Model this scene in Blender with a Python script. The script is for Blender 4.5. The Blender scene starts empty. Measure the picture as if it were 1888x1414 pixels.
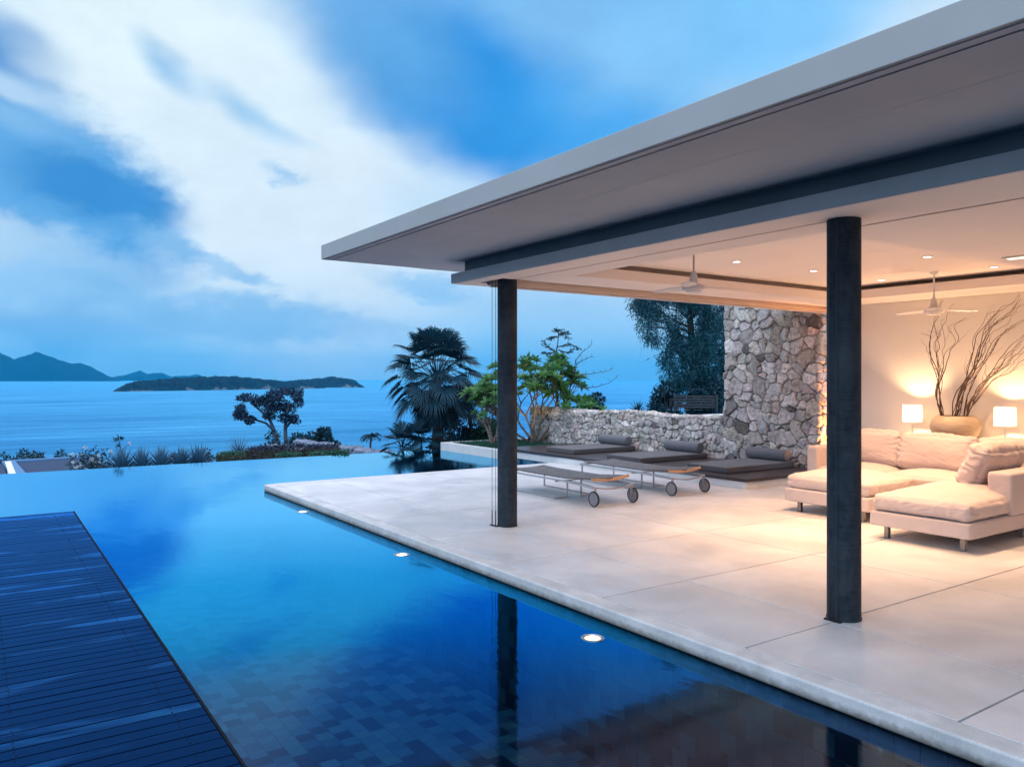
import bpy, bmesh, math, random
import numpy as np
from mathutils import Vector, Matrix, noise as mnoise

scene = bpy.context.scene
COL = scene.collection
PI = math.pi
# ------------------------------------------------------------------ camera
CAM_H = 1.6
YAW = math.radians(34.4)
S_, C_ = math.sin(YAW), math.cos(YAW)
FPX = 1452.0
HORIZ = 699.0
cd = bpy.data.cameras.new("camera")
cam = bpy.data.objects.new("camera", cd)
COL.objects.link(cam)
cam.location = (0, 0, CAM_H)
cam.rotation_euler = (PI / 2, 0, -YAW)
cd.sensor_width = 36.0
cd.lens = FPX / 1888.0 * 36.0
cd.shift_y = -(707.0 - HORIZ) / 1888.0
cd.clip_start = 0.05
cd.clip_end = 200000.0
scene.camera = cam
# ------------------------------------------------------------------ exposure
scene.view_settings.view_transform = 'Standard'
scene.view_settings.look = 'None'
scene.view_settings.exposure = 0.0
scene.view_settings.gamma = 1.0
scene.render.engine = 'CYCLES'
scene.cycles.use_denoising = True
scene.cycles.max_bounces = 10
scene.cycles.transparent_max_bounces = 24
scene.cycles.sample_clamp_indirect = 6.0
scene.cycles.caustics_reflective = False
scene.cycles.caustics_refractive = False


def lin(r, g, b):
    o = []
    for c in (r, g, b):
        c = c / 255.0
        o.append(c / 12.92 if c <= 0.04045 else ((c + 0.055) / 1.055) ** 2.4)
    return (o[0], o[1], o[2], 1.0)


# ------------------------------------------------------------------ sky
world = bpy.data.worlds.new("World")
scene.world = world
world.use_nodes = True
wt = world.node_tree
for n in list(wt.nodes):
    wt.nodes.remove(n)


def N(t, typ, **kw):
    n = t.nodes.new(typ)
    for k, v in kw.items():
        setattr(n, k, v)
    return n


def L(t, a, b):
    t.links.new(a, b)


def mth(t, op, a, b=None, c=None, clamp=False):
    n = N(t, 'ShaderNodeMath', operation=op)
    n.use_clamp = clamp
    for i, v in enumerate((a, b, c)):
        if v is None:
            continue
        if isinstance(v, (int, float)):
            n.inputs[i].default_value = v
        else:
            L(t, v, n.inputs[i])
    return n.outputs[0]


def dotv(t, v, vec):
    n = N(t, 'ShaderNodeVectorMath', operation='DOT_PRODUCT')
    L(t, v, n.inputs[0])
    n.inputs[1].default_value = vec
    return n.outputs['Value']


tc = N(wt, 'ShaderNodeTexCoord').outputs['Generated']
dF = dotv(wt, tc, (S_, C_, 0))
dR = dotv(wt, tc, (C_, -S_, 0))
dZ = dotv(wt, tc, (0, 0, 1))
az = mth(wt, 'ARCTAN2', dR, dF)
el = mth(wt, 'ARCSINE', dZ)
cmb = N(wt, 'ShaderNodeCombineXYZ')
L(wt, az, cmb.inputs[0])
L(wt, el, cmb.inputs[1])
ae = cmb.outputs[0]


def noise_vec(scale, stretch, amp, detail=4.0, rough=0.55, seed=0.0):
    mp = N(wt, 'ShaderNodeMapping')
    L(wt, ae, mp.inputs['Vector'])
    mp.inputs['Location'].default_value = (seed, seed * 0.7, seed * 1.3)
    mp.inputs['Scale'].default_value = (scale, scale * stretch, 1)
    nz = N(wt, 'ShaderNodeTexNoise')
    nz.inputs['Scale'].default_value = 1.0
    nz.inputs['Detail'].default_value = detail
    nz.inputs['Roughness'].default_value = rough
    L(wt, mp.outputs[0], nz.inputs['Vector'])
    sb = N(wt, 'ShaderNodeVectorMath', operation='SUBTRACT')
    L(wt, nz.outputs['Color'], sb.inputs[0])
    sb.inputs[1].default_value = (0.5, 0.5, 0.5)
    sc = N(wt, 'ShaderNodeVectorMath', operation='SCALE')
    L(wt, sb.outputs[0], sc.inputs[0])
    sc.inputs['Scale'].default_value = amp
    ad = N(wt, 'ShaderNodeVectorMath', operation='ADD')
    L(wt, ae, ad.inputs[0])
    L(wt, sc.outputs[0], ad.inputs[1])
    return ad.outputs[0], nz.outputs['Fac']


soft_v, soft_f = noise_vec(6.0, 1.5, 0.10, 3.0, 0.5, 3.1)
crisp_v, crisp_f = noise_vec(12.0, 1.7, 0.085, 8.0, 0.66, 7.7)


def px_ang(x, y):
    a = math.atan((x - 944) / FPX)
    return a, math.atan((HORIZ - y) * math.cos(a) / FPX)


# base gradient by elevation
ramp = N(wt, 'ShaderNodeValToRGB')
er = ramp.color_ramp
stops = [(0.0, (126, 194, 244)), (0.06, (148, 207, 249)), (0.12, (178, 219, 251)), (0.18, (200, 229, 252)),
         (0.27, (222, 241, 254)), (0.50, (210, 235, 253)), (0.72, (150, 200, 245)), (1.0, (150, 200, 245))]
er.elements[0].position = stops[0][0]
er.elements[0].color = lin(*stops[0][1])
er.elements[1].position = 1.0
er.elements[1].color = lin(*stops[-1][1])
for p, c in stops[1:-1]:
    e = er.elements.new(p)
    e.color = lin(*c)
L(wt, mth(wt, 'DIVIDE', el, 0.75), ramp.inputs[0])
cur = ramp.outputs[0]


def blob(cur, px, py, rx, ry, rot, col, strength=1.0, inner=0.15, vec=None):
    a, e = px_ang(px, py)
    sb = N(wt, 'ShaderNodeVectorMath', operation='SUBTRACT')
    L(wt, vec or soft_v, sb.inputs[0])
    sb.inputs[1].default_value = (a, e, 0)
    mp = N(wt, 'ShaderNodeVectorRotate', rotation_type='Z_AXIS')
    L(wt, sb.outputs[0], mp.inputs['Vector'])
    mp.inputs['Angle'].default_value = math.radians(-rot)
    ml = N(wt, 'ShaderNodeVectorMath', operation='MULTIPLY')
    L(wt, mp.outputs[0], ml.inputs[0])
    ml.inputs[1].default_value = (FPX / rx, FPX / ry, 0)
    ln = N(wt, 'ShaderNodeVectorMath', operation='LENGTH')
    L(wt, ml.outputs[0], ln.inputs[0])
    mr = N(wt, 'ShaderNodeMapRange', interpolation_type='SMOOTHSTEP')
    L(wt, ln.outputs['Value'], mr.inputs['Value'])
    mr.inputs['From Min'].default_value = inner
    mr.inputs['From Max'].default_value = 1.0
    mr.inputs['To Min'].default_value = strength
    mr.inputs['To Max'].default_value = 0.0
    mx = N(wt, 'ShaderNodeMix', data_type='RGBA')
    L(wt, mr.outputs[0], mx.inputs['Factor'])
    L(wt, cur, mx.inputs['A'])
    mx.inputs['B'].default_value = lin(*col)
    return mx.outputs['Result']


# (x, y of a cloud's centre direction, radii, tilt, colour, strength, core)
for b in [
    (300, 110, 430, 290, -35, (230, 248, 255), 1.0, 0.3, None),
    (520, 420, 440, 300, -40, (222, 241, 254), 0.95, 0.2, None),
    (95, 318, 300, 140, -30, (92, 168, 230), 0.95, 0.5, 'c'),
    (185, 358, 185, 75, -16, (62, 142, 212), 0.95, 0.3, 'c'),
    (-60, 70, 210, 90, -30, (60, 140, 212), 0.95, 0.1, 's'),
    (30, 150, 170, 40, -20, (196, 226, 248), 0.8, 0.2, 's'),
    (20, 225, 150, 50, -10, (150, 200, 240), 0.6, 0.1, 's'),
    (70, 462, 230, 50, -8, (172, 213, 246), 0.75, 0.1, 'c'),
    (110, 520, 230, 60, 5, (138, 196, 242), 0.7, 0.2, 'c'),
    (230, 545, 130, 40, -20, (120, 184, 236), 0.5, 0.1, 'c'),
    (60, 590, 300, 45, 0, (92, 166, 228), 0.5, 0.2, 's'),
    (1020, 60, 560, 300, -28, (128, 190, 242), 1.0, 0.3, 's'),
    (860, 190, 440, 175, -24, (52, 148, 228), 1.0, 0.3, 's'),
    (1120, 250, 300, 110, -10, (70, 168, 242), 0.8, 0.1, 's'),
    (690, 70, 270, 150, -38, (104, 172, 230), 0.85, 0.15, 's'),
    (1400, 30, 330, 190, 10, (116, 198, 255), 0.85, 0.2, 's'),
    (1180, 110, 260, 110, 20, (140, 202, 250), 0.6, 0.1, 's'),
    (640, 330, 190, 90, -30, (226, 242, 253), 0.8, 0.2, 's'),
    (640, 430, 340, 120, -3, (224, 241, 253), 0.95, 0.35, 's'),
    (430, 390, 110, 110, -40, (226, 243, 254), 0.8, 0.2, 's'),
    (860, 400, 260, 90, -10, (190, 224, 250), 0.7, 0.2, 's'),
    (300, 130, 110, 38, -40, (142, 195, 238), 0.8, 0.0, 's'),
    (450, 215, 140, 36, -30, (150, 202, 241), 0.8, 0.0, 's'),
    (520, 320, 55, 26, -30, (140, 196, 241), 0.7, 0.0, 'c'),
    (335, 465, 100, 34, -22, (138, 192, 237), 0.95, 0.2, 'c'),
    (455, 505, 90, 26, -18, (146, 199, 241), 0.85, 0.1, 'c'),
    (430, 585, 290, 55, -2, (136, 194, 240), 0.85, 0.3, 'c'),
    (620, 600, 250, 40, -2, (138, 194, 240), 0.5, 0.1, 'c'),
    (790, 530, 170, 34, -6, (146, 201, 244), 0.8, 0.1, 'c'),
    (1060, 590, 200, 60, 0, (160, 210, 250), 0.5, 0.1, 's'),
]:
    cur = blob(cur, b[0], b[1], b[2], b[3], b[4], b[5], b[6], b[7], crisp_v if b[8] == 'c' else soft_v)

# fine wispy modulation of brightness
wm = N(wt, 'ShaderNodeMapRange')
L(wt, crisp_f, wm.inputs['Value'])
wm.inputs['From Min'].default_value = 0.3
wm.inputs['From Max'].default_value = 0.7
wm.inputs['To Min'].default_value = 0.96
wm.inputs['To Max'].default_value = 1.06
sc_ = N(wt, 'ShaderNodeVectorMath', operation='SCALE')
L(wt, cur, sc_.inputs[0])
L(wt, wm.outputs[0], sc_.inputs['Scale'])
cur = sc_.outputs[0]

# overhead and behind the terrace (west) unseen sky, brightened to light the slab
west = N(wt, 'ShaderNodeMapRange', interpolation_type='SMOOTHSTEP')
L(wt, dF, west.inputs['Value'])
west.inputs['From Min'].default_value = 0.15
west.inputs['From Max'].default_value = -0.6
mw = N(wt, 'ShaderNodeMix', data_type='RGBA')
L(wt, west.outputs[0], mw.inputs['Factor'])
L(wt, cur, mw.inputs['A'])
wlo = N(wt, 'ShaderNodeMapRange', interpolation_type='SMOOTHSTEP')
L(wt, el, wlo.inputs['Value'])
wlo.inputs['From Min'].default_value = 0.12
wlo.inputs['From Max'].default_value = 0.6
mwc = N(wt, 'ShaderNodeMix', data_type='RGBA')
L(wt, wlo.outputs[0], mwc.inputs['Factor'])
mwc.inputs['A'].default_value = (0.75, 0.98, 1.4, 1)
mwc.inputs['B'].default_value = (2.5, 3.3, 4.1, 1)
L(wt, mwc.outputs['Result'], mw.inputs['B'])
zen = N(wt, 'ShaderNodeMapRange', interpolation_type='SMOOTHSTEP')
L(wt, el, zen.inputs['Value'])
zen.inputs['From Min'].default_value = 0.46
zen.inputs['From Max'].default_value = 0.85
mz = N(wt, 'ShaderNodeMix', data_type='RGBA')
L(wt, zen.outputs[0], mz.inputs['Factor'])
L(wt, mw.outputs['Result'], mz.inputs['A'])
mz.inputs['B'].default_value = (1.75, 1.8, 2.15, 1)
# below the horizon: dark sea colour
hz = N(wt, 'ShaderNodeMapRange')
L(wt, dZ, hz.inputs['Value'])
hz.inputs['From Min'].default_value = -0.02
hz.inputs['From Max'].default_value = -0.005
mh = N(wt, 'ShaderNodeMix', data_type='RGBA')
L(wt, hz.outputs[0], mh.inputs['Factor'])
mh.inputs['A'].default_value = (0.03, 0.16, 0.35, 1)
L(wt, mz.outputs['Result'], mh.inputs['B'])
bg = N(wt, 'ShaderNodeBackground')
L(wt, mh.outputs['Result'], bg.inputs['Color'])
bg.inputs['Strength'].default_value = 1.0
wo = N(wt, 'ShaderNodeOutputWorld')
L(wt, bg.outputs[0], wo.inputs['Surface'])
try:
    world.cycles.sampling_method = 'MANUAL'
    world.cycles.sample_map_resolution = 512
except Exception:
    pass


# ------------------------------------------------------------------ pixel -> place helpers (photo pixels -> metres)
def W(x, y, z=0.0):
    d = (CAM_H - z) * FPX / (y - HORIZ)
    l = (x - 944) / FPX * d
    return Vector((d * S_ + l * C_, d * C_ - l * S_, z))


def Dp(x, y, d):
    l = (x - 944) / FPX * d
    return Vector((d * S_ + l * C_, d * C_ - l * S_, CAM_H - (y - HORIZ) / FPX * d))


# ------------------------------------------------------------------ tagging and mesh helpers
def tag(o, label=None, cat=None, group=None, kind=None):
    if label: o['label'] = label
    if cat: o['category'] = cat
    if group: o['group'] = group
    if kind: o['kind'] = kind
    return o


def empty(name, loc, label=None, cat=None, group=None, rz=0.0):
    o = bpy.data.objects.new(name, None)
    COL.objects.link(o)
    o.location = loc
    o.rotation_euler = (0, 0, rz)
    o.empty_display_size = 0.1
    return tag(o, label, cat, group)


class MB:
    """collects shapes and links them as one mesh object"""

    def __init__(s):
        s.v = []
        s.f = []

    def add(s, vs, fs):
        b = len(s.v)
        s.v.extend([tuple(p) for p in vs])
        s.f.extend([tuple(i + b for i in f) for f in fs])
        return s

    def box(s, x0, x1, y0, y1, z0, z1):
        vs = [(x, y, z) for x in (x0, x1) for y in (y0, y1) for z in (z0, z1)]
        fs = [(0, 1, 3, 2), (4, 6, 7, 5), (0, 4, 5, 1), (2, 3, 7, 6), (0, 2, 6, 4), (1, 5, 7, 3)]
        return s.add(vs, fs)

    def prism(s, pts, z0, z1):
        n = len(pts)
        vs = [(p[0], p[1], z0) for p in pts] + [(p[0], p[1], z1) for p in pts]
        fs = [tuple(range(n - 1, -1, -1)), tuple(range(n, 2 * n))]
        fs += [(i, (i + 1) % n, n + (i + 1) % n, n + i) for i in range(n)]
        return s.add(vs, fs)

    def tube(s, path, radii, sides=8, cap=True):
        path = [Vector(p) for p in path]
        n = len(path)
        if not hasattr(radii, '__len__'):
            radii = [radii] * n
        up = None
        vs = []
        for i, p in enumerate(path):
            t = (path[min(i + 1, n - 1)] - path[max(i - 1, 0)])
            if t.length < 1e-9:
                t = Vector((0, 0, 1))
            t.normalize()
            if up is None:
                up = t.orthogonal().normalized()
            else:
                up = (up - t * up.dot(t))
                up = up.normalized() if up.length > 1e-6 else t.orthogonal().normalized()
            bn = t.cross(up)
            for k in range(sides):
                a = 2 * PI * k / sides
                vs.append(p + (up * math.cos(a) + bn * math.sin(a)) * radii[i])
        fs = []
        for i in range(n - 1):
            for k in range(sides):
                k2 = (k + 1) % sides
                fs.append((i * sides + k, i * sides + k2, (i + 1) * sides + k2, (i + 1) * sides + k))
        if cap:
            fs.append(tuple(range(sides - 1, -1, -1)))
            fs.append(tuple((n - 1) * sides + k for k in range(sides)))
        return s.add(vs, fs)

    def bar(s, a, b, w, h=None):
        """square bar between two points"""
        h = h or w
        a, b = Vector(a), Vector(b)
        t = (b - a).normalized()
        up = Vector((0, 0, 1)) if abs(t.z) < 0.9 else Vector((1, 0, 0))
        sd = t.cross(up).normalized()
        up = sd.cross(t)
        vs = []
        for p in (a, b):
            for q in ((-1, -1), (1, -1), (1, 1), (-1, 1)):
                vs.append(p + sd * q[0] * w / 2 + up * q[1] * h / 2)
        fs = [(3, 2, 1, 0), (4, 5, 6, 7)] + [(i, (i + 1) % 4, 4 + (i + 1) % 4, 4 + i) for i in range(4)]
        return s.add(vs, fs)

    def lathe(s, prof, c=(0, 0, 0), seg=32, axis='z', caps=True):
        """prof: list of (radius, height)"""
        vs, fs = [], []
        for r, h in prof:
            for k in range(seg):
                a = 2 * PI * k / seg
                p = (r * math.cos(a), r * math.sin(a), h)
                if axis == 'y':
                    p = (p[0], p[2], p[1])
                elif axis == 'x':
                    p = (p[2], p[0], p[1])
                vs.append((p[0] + c[0], p[1] + c[1], p[2] + c[2]))
        for i in range(len(prof) - 1):
            for k in range(seg):
                k2 = (k + 1) % seg
                fs.append((i * seg + k, i * seg + k2, (i + 1) * seg + k2, (i + 1) * seg + k))
        if caps and prof[0][0] > 1e-5:
            fs.append(tuple(range(seg - 1, -1, -1)))
        if caps and prof[-1][0] > 1e-5:
            fs.append(tuple((len(prof) - 1) * seg + k for k in range(seg)))
        return s.add(vs, fs)

    def build(s, name, mat, parent=None, smooth=False, bevel=0.0, bseg=2, loc=None, auto=None, weld=False, sheet=False):
        me = bpy.data.meshes.new(name)
        off = Vector((0, 0, 0))
        if loc is not None:
            off = Vector(loc)
        vs = [(p[0] - off.x, p[1] - off.y, p[2] - off.z) for p in s.v]
        me.from_pydata(vs, [], s.f)
        bm = bmesh.new()
        bm.from_mesh(me)
        if weld:
            bmesh.ops.remove_doubles(bm, verts=bm.verts, dist=1e-5)
        if sheet:
            for f_ in bm.faces:
                f_.normal_update()
                if f_.normal.z < -1e-6:
                    f_.normal_flip()
        else:
            bmesh.ops.recalc_face_normals(bm, faces=bm.faces)
        if bevel > 0:
            es = [e for e in bm.edges if len(e.link_faces) == 2 and e.calc_face_angle(0) > 0.6]
            bmesh.ops.bevel(bm, geom=es, offset=bevel, segments=bseg, profile=0.5, affect='EDGES', clamp_overlap=True)
        bm.to_mesh(me)
        bm.free()
        if smooth:
            for p in me.polygons:
                p.use_smooth = True
            if auto:
                try:
                    me.set_sharp_from_angle(angle=auto)
                except Exception:
                    pass
        me.materials.append(mat)
        o = bpy.data.objects.new(name, me)
        COL.objects.link(o)
        if loc is not None:
            o.location = loc
        if parent is not None:
            o.parent = parent
            if loc is None:
                o.matrix_parent_inverse = Matrix.Identity(4)
        return o


def inv(parent):
    """world -> parent space: parts are modelled in world metres and shifted back to the base of their thing"""
    return -Vector(parent.location)


def part(mb, name, mat, parent, **kw):
    """link a shape modelled in world metres as a part of a thing"""
    top = parent
    off = Vector((0, 0, 0))
    while top is not None:
        off += Vector(top.location)
        top = top.parent
    mb.v = [(p[0] - off.x, p[1] - off.y, p[2] - off.z) for p in mb.v]
    return mb.build(name, mat, parent, **kw)


def np_mesh(name, verts, faces, mat, parent=None, smooth=False, attrs=None, off=None):
    """fast mesh from numpy arrays; faces (n,3) or (n,4)"""
    me = bpy.data.meshes.new(name)
    verts = np.asarray(verts, dtype=np.float32)
    if off is not None:
        verts = verts - np.asarray(off, dtype=np.float32)
    faces = np.asarray(faces, dtype=np.int32)
    me.vertices.add(len(verts))
    me.vertices.foreach_set('co', verts.ravel())
    k = faces.shape[1]
    me.loops.add(faces.size)
    me.loops.foreach_set('vertex_index', faces.ravel())
    me.polygons.add(len(faces))
    me.polygons.foreach_set('loop_start', np.arange(0, faces.size, k, dtype=np.int32))
    try:
        me.polygons.foreach_set('loop_total', np.full(len(faces), k, dtype=np.int32))
    except Exception:
        pass
    me.update(calc_edges=True)
    me.validate()
    if smooth:
        me.polygons.foreach_set('use_smooth', np.ones(len(faces), dtype=bool))
    for an, av in (attrs or {}).items():
        av = np.asarray(av, dtype=np.float32)
        if av.ndim == 2:
            a = me.color_attributes.new(an, 'FLOAT_COLOR', 'POINT')
            a.data.foreach_set('color', av.ravel())
        else:
            a = me.attributes.new(an, 'FLOAT', 'POINT')
            a.data.foreach_set('value', av)
    me.materials.append(mat)
    o = bpy.data.objects.new(name, me)
    COL.objects.link(o)
    if parent is not None:
        o.parent = parent
    return o


# ------------------------------------------------------------------ materials
def mat_new(name):
    m = bpy.data.materials.new(name)
    m.use_nodes = True
    t = m.node_tree
    for n in list(t.nodes):
        t.nodes.remove(n)
    out = N(t, 'ShaderNodeOutputMaterial')
    return m, t, out


def noise_n(t, vec, scale, detail=4.0, rough=0.55, dist=0.0):
    n = N(t, 'ShaderNodeTexNoise')
    n.inputs['Scale'].default_value = scale
    n.inputs['Detail'].default_value = detail
    n.inputs['Roughness'].default_value = rough
    n.inputs['Distortion'].default_value = dist
    if vec is not None:
        L(t, vec, n.inputs['Vector'])
    return n.outputs['Fac']


def maprange(t, v, a, b, c, d, smooth=False):
    n = N(t, 'ShaderNodeMapRange')
    if smooth:
        n.interpolation_type = 'SMOOTHSTEP'
    L(t, v, n.inputs['Value'])
    for k, x in zip(('From Min', 'From Max', 'To Min', 'To Max'), (a, b, c, d)):
        n.inputs[k].default_value = x
    return n.outputs[0]


def mixc(t, fac, a, b, blend='MIX'):
    n = N(t, 'ShaderNodeMix', data_type='RGBA', blend_type=blend)
    if isinstance(fac, (int, float)):
        n.inputs['Factor'].default_value = fac
    else:
        L(t, fac, n.inputs['Factor'])
    for k, v in (('A', a), ('B', b)):
        if isinstance(v, (tuple, list)):
            n.inputs[k].default_value = tuple(v) if len(v) == 4 else tuple(v) + (1.0,)
        else:
            L(t, v, n.inputs[k])
    return n.outputs['Result']


def pos(t):
    return N(t, 'ShaderNodeNewGeometry').outputs['Position']


def objc(t):
    return N(t, 'ShaderNodeTexCoord').outputs['Object']


def mapped(t, vec, scale=(1, 1, 1), rot=(0, 0, 0), loc=(0, 0, 0)):
    m = N(t, 'ShaderNodeMapping')
    L(t, vec, m.inputs['Vector'])
    m.inputs['Scale'].default_value = scale
    m.inputs['Rotation'].default_value = rot
    m.inputs['Location'].default_value = loc
    return m.outputs[0]


def bump(t, h, strength, dist=0.01, normal=None):
    b = N(t, 'ShaderNodeBump')
    b.inputs['Strength'].default_value = strength
    b.inputs['Distance'].default_value = dist
    L(t, h, b.inputs['Height'])
    if normal is not None:
        L(t, normal, b.inputs['Normal'])
    return b.outputs[0]


def princ(t, out, color=None, rough=0.6, metal=0.0, spec=0.5, normal=None, coat=0.0, sheen=0.0):
    p = N(t, 'ShaderNodeBsdfPrincipled')
    if color is not None:
        if isinstance(color, (tuple, list)):
            p.inputs['Base Color'].default_value = tuple(color) if len(color) == 4 else tuple(color) + (1.0,)
        else:
            L(t, color, p.inputs['Base Color'])
    if isinstance(rough, (int, float)):
        p.inputs['Roughness'].default_value = rough
    else:
        L(t, rough, p.inputs['Roughness'])
    p.inputs['Metallic'].default_value = metal
    p.inputs['Specular IOR Level'].default_value = spec
    p.inputs['Coat Weight'].default_value = coat
    p.inputs['Sheen Weight'].default_value = sheen
    if normal is not None:
        L(t, normal, p.inputs['Normal'])
    if out is not None:
        L(t, p.outputs[0], out.inputs['Surface'])
    return p


def m_plain(name, col, rough=0.6, metal=0.0, var=0.12, nscale=6.0, bmp=0.0, bscale=80.0, spec=0.5, big=0.0):
    m, t, out = mat_new(name)
    o = pos(t)
    f = noise_n(t, o, nscale, 5.0)
    f = maprange(t, f, 0.3, 0.7, 1 - var, 1 + var)
    c = N(t, 'ShaderNodeVectorMath', operation='SCALE')
    c.inputs[0].default_value = col[:3]
    L(t, f, c.inputs['Scale'])
    nrm = None
    if bmp:
        nrm = bump(t, noise_n(t, o, bscale, 4.0), bmp, 0.004)
    r = maprange(t, noise_n(t, o, nscale * 2.3, 3.0), 0.3, 0.7, max(rough - 0.08, 0.02), min(rough + 0.08, 1))
    princ(t, out, c.outputs[0], r, metal, spec, nrm)
    return m


M = {}
M['paint_light'] = m_plain('roof_paint', (0.385, 0.39, 0.39), 0.55, var=0.05, nscale=1.5, bmp=0.1, bscale=60)
M['soffit'] = m_plain('soffit_paint', (0.44, 0.50, 0.58), 0.7, var=0.05, nscale=1.2, bmp=0.08, bscale=50)
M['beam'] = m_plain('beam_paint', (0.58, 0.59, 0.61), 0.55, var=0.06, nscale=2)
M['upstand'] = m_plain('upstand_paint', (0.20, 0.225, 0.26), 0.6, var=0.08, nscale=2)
M['ceiling'] = m_plain('ceiling_plaster', (0.86, 0.78, 0.74), 0.8, var=0.025, nscale=1.3, bmp=0.05, bscale=40)
M['cove'] = m_plain('cove_paint', (0.30, 0.24, 0.22), 0.7, var=0.06)
M['wall'] = m_plain('wall_plaster', (0.72, 0.68, 0.64), 0.8, var=0.03, nscale=2.0, bmp=0.08, bscale=50)
M['white'] = m_plain('white_render', (0.66, 0.66, 0.66), 0.7, var=0.06, nscale=5, bmp=0.1)
M['steel'] = m_plain('brushed_steel', (0.55, 0.55, 0.56), 0.32, metal=1.0, var=0.08, nscale=20)
M['leg_steel'] = m_plain('leg_steel', (0.26, 0.23, 0.21), 0.35, metal=0.9, var=0.05, nscale=3)
M['rail'] = m_plain('painted_rail', (0.42, 0.40, 0.41), 0.4, metal=0.6, var=0.08, nscale=12)
M['dark_metal'] = m_plain('dark_metal', (0.03, 0.03, 0.035), 0.45, metal=0.5, var=0.1, nscale=20)
M['fan'] = m_plain('fan_paint', (0.72, 0.69, 0.68), 0.35, var=0.03)
M['rubber'] = m_plain('rubber', (0.012, 0.012, 0.014), 0.7, var=0.1)
M['hub'] = m_plain('wheel_disc', (0.22, 0.21, 0.22), 0.5, var=0.12, nscale=30)
M['soil'] = m_plain('soil', (0.03, 0.03, 0.02), 0.95, var=0.3, nscale=15, bmp=0.5, bscale=40)
M['curved_wood'] = m_plain('head_rail_wood', (0.52, 0.30, 0.17), 0.45, var=0.12, nscale=10)


def m_emit(name, col, s):
    m, t, out = mat_new(name)
    e = N(t, 'ShaderNodeEmission')
    e.inputs['Color'].default_value = col + (1.0,)
    e.inputs['Strength'].default_value = s
    L(t, e.outputs[0], out.inputs['Surface'])
    return m


M['downlight'] = m_emit('downlight_glow', (1.0, 0.86, 0.66), 9.0)
def m_poolglow():
    m, t, out = mat_new('pool_lamp_glow')
    o = objc(t)
    ln = N(t, 'ShaderNodeVectorMath', operation='LENGTH')
    L(t, o, ln.inputs[0])
    e = N(t, 'ShaderNodeEmission')
    L(t, mixc(t, maprange(t, ln.outputs['Value'], 0.02, 0.055, 0, 1), (1.0, 0.93, 0.82), (1.0, 0.55, 0.22)), e.inputs['Color'])
    L(t, maprange(t, ln.outputs['Value'], 0.02, 0.06, 9.0, 0.9, True), e.inputs['Strength'])
    L(t, e.outputs[0], out.inputs['Surface'])
    return m


M['poolglow'] = m_poolglow()
M['ventglow'] = m_emit('vent_glow', (1.0, 0.82, 0.58), 2.2)


def m_column():
    m, t, out = mat_new('fibre_cement_column')
    o = objc(t)
    h = noise_n(t, mapped(t, o, (5, 5, 2.2)), 3.0, 7.0, 0.72)
    rings = noise_n(t, mapped(t, o, (6, 6, 60)), 1.0, 6.0, 0.75)
    big = noise_n(t, o, 2.0, 4.0)
    mm = mth(t, 'ADD', mth(t, 'MULTIPLY', rings, 0.42), mth(t, 'MULTIPLY', h, 0.58))
    c = mixc(t, maprange(t, mm, 0.36, 0.66, 0, 1), (0.004, 0.009, 0.015), (0.036, 0.046, 0.058))
    c = mixc(t, maprange(t, big, 0.45, 0.75, 0, 0.5), c, (0.075, 0.085, 0.095))
    nb = bump(t, mm, 0.3, 0.003)
    princ(t, out, c, 0.6, 0, 0.22, nb)
    return m


M['column'] = m_column()


def m_paving():
    m, t, out = mat_new('terrace_paving')
    p = pos(t)
    g = N(t, 'ShaderNodeNewGeometry').outputs['Random Per Island']
    blot = noise_n(t, p, 1.1, 6.0, 0.6, 0.4)
    fine = noise_n(t, p, 160.0, 3.0, 0.7)
    c = mixc(t, maprange(t, blot, 0.35, 0.68, 0, 1), (0.50, 0.50, 0.505), (0.68, 0.675, 0.675))
    sp = maprange(t, fine, 0.35, 0.7, 0.9, 1.06)
    ri = maprange(t, g, 0, 1, 0.93, 1.04)
    k = N(t, 'ShaderNodeVectorMath', operation='SCALE')
    L(t, c, k.inputs[0])
    L(t, mth(t, 'MULTIPLY', sp, ri), k.inputs['Scale'])
    rg = maprange(t, noise_n(t, p, 1.9, 5.0, 0.6, 0.8), 0.35, 0.65, 0.33, 0.6)
    princ(t, out, k.outputs[0], rg, 0, 0.45, bump(t, fine, 0.22, 0.002))
    return m


M['paving'] = m_paving()


def m_coping():
    m, t, out = mat_new('pool_coping_stone')
    p = pos(t)
    blot = noise_n(t, p, 3.0, 6.0, 0.65)
    fine = noise_n(t, p, 120.0, 4.0, 0.75)
    sz = N(t, 'ShaderNodeSeparateXYZ')
    L(t, p, sz.inputs[0])
    c = mixc(t, maprange(t, blot, 0.35, 0.68, 0, 1), (0.46, 0.465, 0.465), (0.67, 0.67, 0.665))
    # water stain along the foot of the edge
    st = mth(t, 'ADD', sz.outputs['Z'], mth(t, 'MULTIPLY', mth(t, 'SUBTRACT', noise_n(t, p, 22, 4.0), 0.5), 0.05))
    c = mixc(t, maprange(t, st, -0.085, -0.045, 0.8, 0), c, (0.10, 0.085, 0.065))
    k = N(t, 'ShaderNodeVectorMath', operation='SCALE')
    L(t, c, k.inputs[0])
    L(t, maprange(t, fine, 0.3, 0.7, 0.82, 1.1), k.inputs['Scale'])
    princ(t, out, k.outputs[0], 0.65, 0, 0.4, bump(t, fine, 0.5, 0.004))
    return m


M['coping'] = m_coping()


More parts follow.
